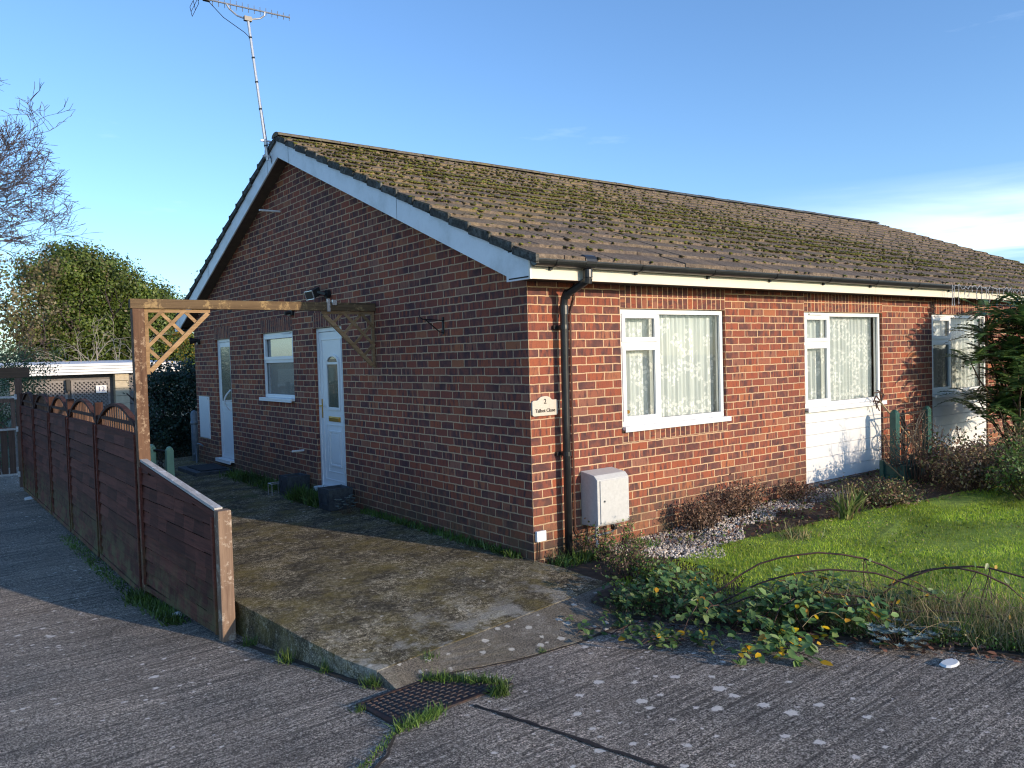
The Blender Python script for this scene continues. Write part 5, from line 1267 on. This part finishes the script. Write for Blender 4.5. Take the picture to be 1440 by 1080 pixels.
tuft(-2.38, .45, .06, 90, .09, 'grass tuft beside the bleached end post', w=.006)
tuft(-2.20, -.55, .06, 90, .10, 'grass tuft with a reddish blade near the front of the slab edge', w=.005)
tuft(-2.36, -1.32, .035, 50, .035, 'tiny weed at the left corner of the iron cover')
tuft(-1.05, -1.37, .03, 70, .03, 'tiny weed in the joint right of the iron cover')
tuft(0, 0, .05, 700, .085, 'leafy weeds below the fence behind the tall pergola post', line=((-2.66, 2.55), (-2.62, 3.0)), w=.016)
tuft(0, 0, .045, 800, .075, 'leafy weeds along the bottom of the sloping fence panel', line=((-2.60, 1.55), (-2.62, 2.5)), w=.014)
tuft(0, 0, .05, 700, .05, 'short weeds along the foot of the far fence panels', line=((-2.66, 3.2), (-2.68, 6.8)), w=.012)
tuft(0, 0, .035, 1500, .065, 'low weeds growing along the foot of the side wall', line=((-.05, .15), (-.06, 3.2)), zf=lambda a, b: zslab(a, b), w=.012)
tuft(0, 0, .06, 1500, .16, 'bushy weeds between the two square planters below the door sill', line=((-.22, 3.95), (-.25, 4.75)), zf=lambda a, b: zslab(a, b), w=.016)
tuft(0, 0, .09, 1500, .12, 'weeds along the side wall between the small window and the second door', line=((-.12, 5.5), (-.16, 7.6)), zf=lambda a, b: zslab(a, b), w=.014)
tuft(0, 0, .05, 420, .12, 'weeds growing round the foot of the black downpipe', line=((.15, -.12), (.62, -.2)), zf=zg, w=.008)
tuft(1.15, -.22, .12, 300, .06, 'small patch of green groundcover on the gravel against the wall', zf=zg, w=.014)
tuft(2.25, -1.12, .16, 260, .12, 'pale green grassy tuft where the gravel meets the lawn', zf=zg, w=.008, mat='drygrass')

def shrubby(name, label, cx, cy, r, h, nst, nlf, lsz, leafm, stemm='stem', z=None, cat='shrub', squash=1.0, group=None, up=.5):
    t = thing(name, label, cat, group); z0 = zg(cx, cy) if z is None else z; ps = []; P = []
    for s in range(nst):
        a = random.uniform(0, 2 * PI); L = r * math.sqrt(random.random()); e = Vector((cx + L * math.cos(a), cy + L * math.sin(a) * squash, z0 + h * random.uniform(.55, 1.05) * (1 - .35 * (L / r) ** 2)))
        b = Vector((cx + L * .35 * math.cos(a), cy + L * .35 * math.sin(a) * squash, z0 - .02)); pth = bent(b, e, .02, 5, r * .05); ps.append((pth, [.007, .006, .005, .004, .003, .002]))
        for k in range(3):
            c = pth[random.randint(2, 5)]; v = Vector((random.uniform(-1, 1), random.uniform(-1, 1), random.uniform(0, 1))).normalized() * r * .3; ps.append((bent(c, c + v, .01, 3, .006), [.003, .003, .002, .0015])); P += [c.lerp(c + v, random.random()) for _ in range(nlf // nst // 4)]
        P += [pth[i].lerp(pth[i + 1], random.random()) for i in (random.choice((2, 3, 4, 4)) for _ in range(nlf // nst // 4))]
    tubesmesh('stems', ps, stemm, t, 4)
    P = np.array([tuple(p) for p in P]) + RNG.normal(0, r * .075, (len(P), 3)); n = len(P)
    mats = leafm if isinstance(leafm, list) else [leafm]
    scatter('leaves', LEAF[0], LEAF[1], P, rotmats(rdir(n) + [[0, -.2, up]], RNG.uniform(0, 6, n)), lsz * RNG.uniform(.5, 1.3, n), mats, t, RNG.integers(0, len(mats), n))
    return t
shrubby('dead_shrub', 'brown withered shrub against the wall below the first window', 1.98, -.24, .36, .34, 30, 900, .030, 'deadshrub', squash=.45)
shrubby('dead_shrub', 'right-hand brown withered shrub against the wall on the gravel', 2.62, -.24, .38, .38, 32, 1150, .030, 'deadshrub', squash=.45)
shrubby('dead_shrub', 'small dark withered twigs against the wall left of the cladded panel', 3.65, -.2, .26, .26, 18, 500, .028, 'deadshrub', squash=.4)
shrubby('dead_shrub', 'dried brown flower stems in the corner bed by the downpipe foot', .62, -.38, .30, .33, 26, 800, .026, ['deadshrub', 'weed'])
shrubby('dead_shrub', 'dried stems and green shoots between the meter box bed and the brambles', .38, -.75, .30, .26, 26, 900, .024, ['deadshrub', 'weed'])
shrubby('leafy_plant', 'low green leafy plant in front of the dried flower stems', .42, -1.02, .26, .18, 22, 900, .030, ['weed', 'bush'])
shrubby('dried_bush', 'large brown dried bush in front of the green trellis planter', 5.15, -1.40, .52, .46, 55, 3800, .036, ['deadshrub', 'drygrass', 'deadshrub'])
shrubby('dried_bush', 'tall brown and green bush below the far window cladding', 5.75, -1.15, .55, .46, 60, 4000, .036, ['deadshrub', 'bush', 'deadshrub'])
shrubby('dried_bush', 'low scrubby greyish bush left of the trough of the green planter', 4.05, -1.0, .42, .20, 36, 1800, .03, ['drygrass', 'deadshrub', 'bush'])
shrubby('green_bush', 'mid green bush at the right edge of the picture behind the lawn', 5.1, -2.15, .62, .55, 50, 4200, .036, ['bush', 'bush', 'weed'])
shrubby('green_bush', 'pale feathery green bush under the dark leafy shrub', 6.2, -1.9, .7, .75, 50, 4200, .034, ['bush', 'drygrass'])
shrubby('seed_head_plant', 'wiry plant with pale seed heads in front of the far cladding panel', 5.35, -.70, .40, .88, 40, 900, .016, ['drygrass', 'deadshrub'])
N = 5200; X = RNG.uniform(1.3, 7.5, N); Y = RNG.uniform(-1.9, -.02, N); k = (Y > -.85 - np.maximum(X - 2, 0) * .26); X, Y = X[k], Y[k]; n = len(X)
P = np.stack([X, Y, zgv(np.stack([X, Y], 1)) + RNG.uniform(.004, .035, n)], 1)
o = scatter('bed_litter', LEAF[0], LEAF[1], P, rotmats(np.tile([[0, 0, 1.]], (n, 1)) + RNG.normal(0, .6, (n, 3)), RNG.uniform(0, 6, n)), RNG.uniform(.02, .05, n), ['deadleaf', 'weed', 'drygrass'], None, RNG.choice([0, 1, 2], n, p=[.5, .28, .22])); tag(o, kind='stuff')
# sword leaved plant
def sword(cx, cy, n, L, label, name='sword_leaf_plant'):
    P = np.tile([[cx, cy, zg(cx, cy)]], (n, 1)) + RNG.normal(0, .03, (n, 3)) * [[1, 1, 0]]; az = RNG.uniform(0, 2 * PI, n); tl_ = RNG.uniform(.1, .9, n)
    up = np.stack([np.cos(az) * tl_, np.sin(az) * tl_, np.ones(n)], 1); R_ = rotmats(up, RNG.uniform(0, 6.3, n))
    o = scatter(name, BLADE[0], BLADE[1], P, R_, np.stack([np.full(n, .022), L * RNG.uniform(.5, 1, n), L * RNG.uniform(.55, 1, n)], 1), ['yucca', 'drygrass'], None, (RNG.random(n) < .18).astype(int)); tag(o, label, 'plant')
sword(3.10, -1.12, 60, .40, 'spiky sword-leaved green plant at the lawn edge in front of the first white cladding')
sword(3.5, -1.02, 26, .26, 'smaller sword-leaved plant right of the big spiky one')
# dark pinnate shrub (compound leaves in whorls)
mho = thing('leafy_shrub', 'tall dark evergreen shrub with long comb-like leaves in front of the far window', 'shrub')
tv, tf = [], []
def leaflet(o, d, L, w):
    b = len(tv); o = Vector(o); d = Vector(d).normalized(); s = d.cross(Vector((0, 0, 1))).normalized()
    for t, q, zz in ((0, 0, 0), (.38, .5, .012), (1, 0, -.012), (.38, -.5, .012)): tv.append(tuple(o + d * L * t + s * w * q + Vector((0, 0, zz))))
    tf.append((b, b + 1, b + 2)); tf.append((b, b + 2, b + 3))
for k in range(9):
    x = .10 + .095 * k; z = .16 * math.sin(x * 2.6) - .10 * x; sz = (.25 - .012 * k)
    for s in (-1, 1): leaflet((x, 0, z), (.55, s * 1.0, -.10), sz, .125)
leaflet((.95, 0, .0), (1, 0, -.3), .18, .08)
b = len(tv); tv += [(0, -.008, 0), (0, .008, 0), (.5, .006, .12), (.5, -.006, .12), (.98, 0, .0)]; tf += [(b, b + 1, b + 2), (b, b + 2, b + 3), (b + 3, b + 2, b + 4)]
heads = []; ps = []
base = Vector((7.82, -1.0, zg(6.2, -.75)))
for k in range(74):
    hgt = random.uniform(.75, 2.30); a = random.uniform(0, 2 * PI); L = random.uniform(.1, 1.12) * (1.0 if hgt < 1.9 else .85)
    e = Vector((base.x + L * 1.0 * math.cos(a), base.y + L * .50 * math.sin(a), hgt)); 
    b0 = base + Vector((random.uniform(-.3, .3), random.uniform(-.2, .2), 0)); pth = bent(b0, e, .0, 6, .03); ps.append((pth, [.018, .016, .014, .013, .012, .010, .008])); heads.append(e)
for e in (Vector((7.25, -.85, 1.0)), Vector((7.3, -.95, 1.45))): ps.append((bent(base, e, .0, 6, .03), [.018, .016, .014, .013, .012, .010, .008])); heads.append(e)
tubesmesh('stems', ps, 'stem', mho, 6)
P, X_, S = [], [], []
for e in heads:
    m = 13
    for k in range(m):
        a = k / m * 2 * PI + random.uniform(-.2, .2); el = random.uniform(-.25, .65); P.append(tuple(e)); X_.append((math.cos(a) * math.cos(el), math.sin(a) * math.cos(el), math.sin(el))); S.append(random.uniform(.34, .52))
P = np.array(P); X_ = np.array(X_); yy = np.cross(np.tile([[0, 0, 1.]], (len(P), 1)), X_); yy /= np.linalg.norm(yy, axis=1, keepdims=True); nn = np.cross(X_, yy)
scatter('leaves', tv, tf, P, np.stack([X_, yy, nn], 2), np.array(S), 'mahonia', mho)

# ------------------------------------------------------------------ trees
def branches(p, d, L, r, depth, out, tips, spread=.55, up=.12, nseg=4, kids=(2, 3), minr=.004, decay=.74):
    pts = [p]; cur = Vector(p); dd = Vector(d).normalized()
    for i in range(nseg):
        dd = (dd + Vector((random.gauss(0, .13), random.gauss(0, .13), random.gauss(0, .10) + up * .25))).normalized(); cur = cur + dd * L / nseg; pts.append(cur.copy())
    r1 = r * .62; rr = [r + (r1 - r) * i / nseg for i in range(nseg + 1)]; out.append((pts, rr))
    if depth == 0: tips.append(cur.copy()); return
    for k in range(random.randint(*kids)):
        i = nseg if k == 0 else random.randint(max(1, nseg - 2), nseg)
        nd = (dd + Vector((random.gauss(0, spread), random.gauss(0, spread), random.gauss(0, spread * .7) + up))).normalized()
        branches(pts[i], nd, L * decay * random.uniform(.8, 1.15), max(rr[i] * .72, minr), depth - 1, out, tips, spread, up, nseg, kids, minr, decay)
def mesh_branches(name, out, mat, parent, ncut=.03):
    mb = MB()
    for pts, rr in out: mb.tube(pts, rr, 6 if rr[0] > .05 else (4 if rr[0] > .018 else 3), cap=False)
    o = mb.build(name, mat, None, recalc=False, smooth=True); attach(o, parent); return o
# large bare tree at the left edge, trunk outside the frame
random.seed(21)
t = thing('bare_tree', 'tall leafless tree with fine purple-grey twigs at the left edge of the sky', 'tree')
out, tips = [], []
tx, ty = -6.6, 38.0
branches((tx, ty, -1), (0.02, 0, 1), 7.6, .42, 0, out, tips)
top = out[0][0][-1]
for (dx, dy, dz, L) in ((.55, 0, .9, 3.6), (.8, -.2, .3, 3.6), (.65, .2, .75, 4.0), (.9, .1, .95, 3.5), (.9, .3, .55, 3.6), (.75, -.3, 1.2, 3.9), (.2, .2, 1.4, 4.2), (-.5, 0, 1, 3.8), (-.8, .3, .6, 3.4), (.95, .0, .25, 3.2), (.5, .5, 1.6, 4.6), (.35, -.2, 1.8, 4.8), (.7, .1, 1.5, 4.4)):
    branches(top + Vector((0, 0, random.uniform(-1, .6))), (dx, dy, dz), L, .17, 7, out, tips, spread=.50, up=.06, kids=(2, 3), minr=.013, decay=.72)
mesh_branches('trunk', out[:1], 'bark', t); mesh_branches('crown', out[1:], 'bark', t)
def leafball(name, cl, nl, sz, mats, parent, pm=None, out_bias=.8, shape=QUAD):
    """cl: list of (cx,cy,cz,rx,ry,rz); clumps spread on the shell of each ellipsoid, leaves in each clump"""
    P, Nn = [], []
    for (cx, cy, cz, rx, ry, rz) in cl:
        k = max(8, int(nl * rx * rz * .5)); d = rdir(k); rr = RNG.uniform(.40, 1.18, k) ** .7
        c = np.array([cx, cy, cz]) + d * np.array([rx, ry, rz]) * rr[:, None]
        m = 52; q = RNG.normal(0, 1, (k, m, 3)) * (.105 * (rx + rz) / 2 + .04)
        P.append((c[:, None, :] + q).reshape(-1, 3)); Nn.append((d[:, None, :] * out_bias + RNG.normal(0, .5, (k, m, 3)) + q * 1.5).reshape(-1, 3))
    P = np.concatenate(P); Nn = np.concatenate(Nn); n = len(P)
    mi = RNG.choice(len(mats), n, p=pm) if pm else None
    return scatter(name, shape[0], shape[1], P, rotmats(Nn, RNG.uniform(0, 6, n)), sz * RNG.uniform(.6, 1.4, n), mats, parent, mi)
def tree_trunk(parent, x, y, z, h, r, mat='bark', dep=3, L=1.6, spread=.6):
    o_, t_ = [], []; branches((x, y, z), (0, 0, 1), h, r, 0, o_, t_); tp_ = o_[0][0][-1]
    for k in range(6): a = k * 1.05; branches(tp_ - Vector((0, 0, random.uniform(0, h * .3))), (math.cos(a), math.sin(a), .7), L, r * .5, dep, o_, t_, spread=spread, up=.15, minr=.012)
    mesh_branches('trunk', o_, mat, parent)
ev = thing('evergreen_tree', 'broad olive green evergreen tree sloping down behind the garage towards the house', 'tree')
tree_trunk(ev, 2.4, 31, -1, 3.0, .3)
leafball('crown', [(.7, 31, 5.3, 1.3, 1.6, 1.3), (1.5, 30.6, 5.7, 1.1, 1.4, 1.05), (2.6, 30.4, 5.2, 1.1, 1.4, 1.0), (3.9, 30.4, 4.5, .9, 1.2, .9), (2.0, 31, 5.0, 1.5, 1.6, 1.5), (3.3, 31, 4.2, 1.4, 1.6, 1.4), (4.5, 30.6, 3.6, 1.2, 1.4, 1.3), (5.4, 30.5, 3.0, 1.1, 1.2, 1.4), (1.6, 30.5, 3.3, 1.7, 1.5, 1.5), (3.4, 30.2, 2.9, 1.7, 1.4, 1.4), (.4, 30.5, 2.6, 1.1, 1.2, 1.3), (2.4, 30.3, 1.4, 2.2, 1.2, 1.0)], 240, .11, ['evergreen', 'coppery'], ev, [.93, .07])
cp_ = thing('coppery_tree', 'thin leaved tree with coppery and pale foliage left of the big evergreen', 'tree')
random.seed(5); tree_trunk(cp_, -1.4, 28, -1, 2.6, .16, L=1.4, dep=4)
leafball('crown', [(-.9, 28, 4.7, 1.3, 1.0, 1.5), (-.4, 28, 3.4, 1.2, 1.0, 1.3), (-1.6, 28, 3.6, 1.0, .9, 1.6), (-.2, 28.2, 5.6, .7, .7, .7)], 42, .11, ['coppery', 'evergreen'], cp_, [.8, .2])
bb = thing('bare_shrub', 'pale arching leafless shrub above the white garage roof', 'shrub')
out, tips = [], []
random.seed(11)
for k in range(13):
    a = random.uniform(0, 2 * PI); branches((1.25 + random.uniform(-.2, .2), 23.6, .9), (math.cos(a) * .9, .2 * math.sin(a), random.uniform(.5, 1.2)), random.uniform(1.1, 1.5), .032, 3, out, tips, spread=.55, up=-.12, minr=.006, decay=.62)
mesh_branches('stems', out, 'palebark', bb)
cf = thing('feathery_conifer', 'blue-green feathery conifer rising behind the driveway gate', 'tree')
tree_trunk(cf, -2.5, 16.2, -.8, 1.6, .07, L=.5, dep=2)
leafball('crown', [(-2.45, 16.2, 1.9, .55, .5, .55), (-2.0, 16.2, 1.75, .5, .5, .5), (-1.9, 16.0, 1.15, .30, .35, .6), (-2.9, 16.3, 1.6, .6, .5, .9), (-3.0, 15.2, .5, .6, .4, .9), (-2.7, 15.0, .9, .35, .3, .6), (-1.55, 16.2, 2.05, .30, .3, .25)], 260, .042, ['feathery'], cf)
au = thing('autumn_tree', 'small tree with yellow and orange leaves between the timber post and the house', 'tree')
tree_trunk(au, 3.2, 19.5, -.5, 1.8, .09, L=.9, dep=3)
leafball('crown', [(2.7, 19.5, 3.2, .6, .6, .7), (3.3, 19.6, 3.9, .7, .7, .7), (2.8, 19.4, 2.2, .6, .6, .7), (3.6, 19.5, 2.8, .7, .6, .8), (2.35, 19.5, 2.5, .35, .4, .5)], 60, .065, ['autumn', 'evergreen'], au, [.65, .35])
iv = thing('ivy_bush', 'large dark glossy ivy bush against the rear corner of the house', 'bush')
tree_trunk(iv, .1, 12.2, -.3, .9, .06, L=.5, dep=2)
leafball('crown', [(-.18, 11.9, 1.45, .45, .5, .42), (.25, 11.9, 1.35, .5, .5, .5), (-.1, 11.8, .9, .42, .45, .5), (.35, 11.7, .75, .45, .45, .6), (-.05, 11.9, .35, .36, .4, .42), (.7, 12, 1.4, .5, .5, .55), (.45, 11.6, .25, .35, .4, .4)], 420, .055, ['ivy'], iv)
# low wall behind the path
lw = MB(); lw.box((-1.0, 12.6, -.6), (3.0, 12.75, .72)); tag(lw.build('garden_wall', 'slab', bevel=.01), 'low rendered wall in deep shade behind the ivy bush', 'wall')
m_ = MB(); tag(thing('x', 'x', 'x'), 'x', 'x'); bpy.data.objects.remove(bpy.data.objects['x'])
# hidden-behind background belt beyond the neighbouring plots (reads as one mass)
# ------------------------------------------------------------------ camera, light, world
cam = bpy.data.cameras.new('Camera'); co = bpy.data.objects.new('Camera', cam); COL.objects.link(co); SC.camera = co
yaw, pit, roll = .648754, -.035011, -.0281173
fw = Vector((math.sin(yaw) * math.cos(pit), math.cos(yaw) * math.cos(pit), math.sin(pit))); r0 = Vector((math.cos(yaw), -math.sin(yaw), 0)); u0 = r0.cross(fw)
r2 = r0 * math.cos(roll) + u0 * math.sin(roll); u2 = -r0 * math.sin(roll) + u0 * math.cos(roll)
mw = Matrix((r2, u2, -fw)).transposed().to_4x4(); mw.translation = Vector((-4.3717, -5.51267, 1.817)); co.matrix_world = mw
cam.sensor_fit = 'HORIZONTAL'; cam.sensor_width = 36; cam.lens = 36 * 1134.2 / 1440; cam.clip_end = 2000; cam.clip_start = .05
SUN = Vector((.30, -1.0, .25)).normalized(); EL = math.asin(SUN.z); AZ = math.atan2(SUN.x, SUN.y)
sl = bpy.data.lights.new('Sun', 'SUN'); sl.energy = 2.0; sl.angle = rad(.6); sl.color = (1, .81, .60)
so = bpy.data.objects.new('Sun', sl); COL.objects.link(so); so.rotation_euler = SUN.to_track_quat('Z', 'Y').to_euler(); so.location = (0, -20, 20)
w = bpy.data.worlds.new('World'); SC.world = w; w.use_nodes = True; nt = w.node_tree; nt.nodes.clear(); g = G(nt)
sky = g.n('ShaderNodeTexSky', sky_type='NISHITA'); sky.sun_disc = False; sky.sun_elevation = EL; sky.sun_rotation = AZ; sky.air_density = 1.0; sky.dust_density = .5; sky.ozone_density = 1.6
tc = g.n('ShaderNodeTexCoord').outputs['Generated']; xyz = g.n('ShaderNodeSeparateXYZ', inp={0: tc}).outputs
# thin clouds low in the sky toward +X
cn = g.noise(g.scale(tc, (2.0, 2.0, 16)), 1.2, 6, .55, .4)
cm = g.math('MULTIPLY', g.maprange(cn, .38, .60, 0, 1), g.math('MULTIPLY', g.maprange(xyz[0], .76, .93, 0, 1), g.maprange(xyz[2], .185, .115, 0, 1)))
wis = g.math('MULTIPLY', g.maprange(g.noise(g.scale(tc, (3, 3, 14), rot=(0, .12, 0)), 2.0, 5, .6), .64, .80, 0, .12), g.maprange(xyz[2], .05, .15, 0, 1))
colr = g.mix(g.math('MULTIPLY', cm, .85), sky.outputs[0], (9.5, 8.2, 7.2, 1)); colr = g.mix(wis, colr, (8.6, 7.6, 6.8, 1))
colr = g.mix(1.0, colr, (.60, .79, 1.05), 'MULTIPLY')
bg = g.n('ShaderNodeBackground', inp={'Strength': .118}); nt.links.new(colr, bg.inputs[0]); ow = g.n('ShaderNodeOutputWorld'); nt.links.new(bg.outputs[0], ow.inputs[0])
SC.view_settings.view_transform = 'Standard'; SC.view_settings.look = 'None'; SC.view_settings.exposure = 1.19; SC.view_settings.gamma = 1
SC.render.engine = 'CYCLES'; SC.cycles.filter_width = 1.15
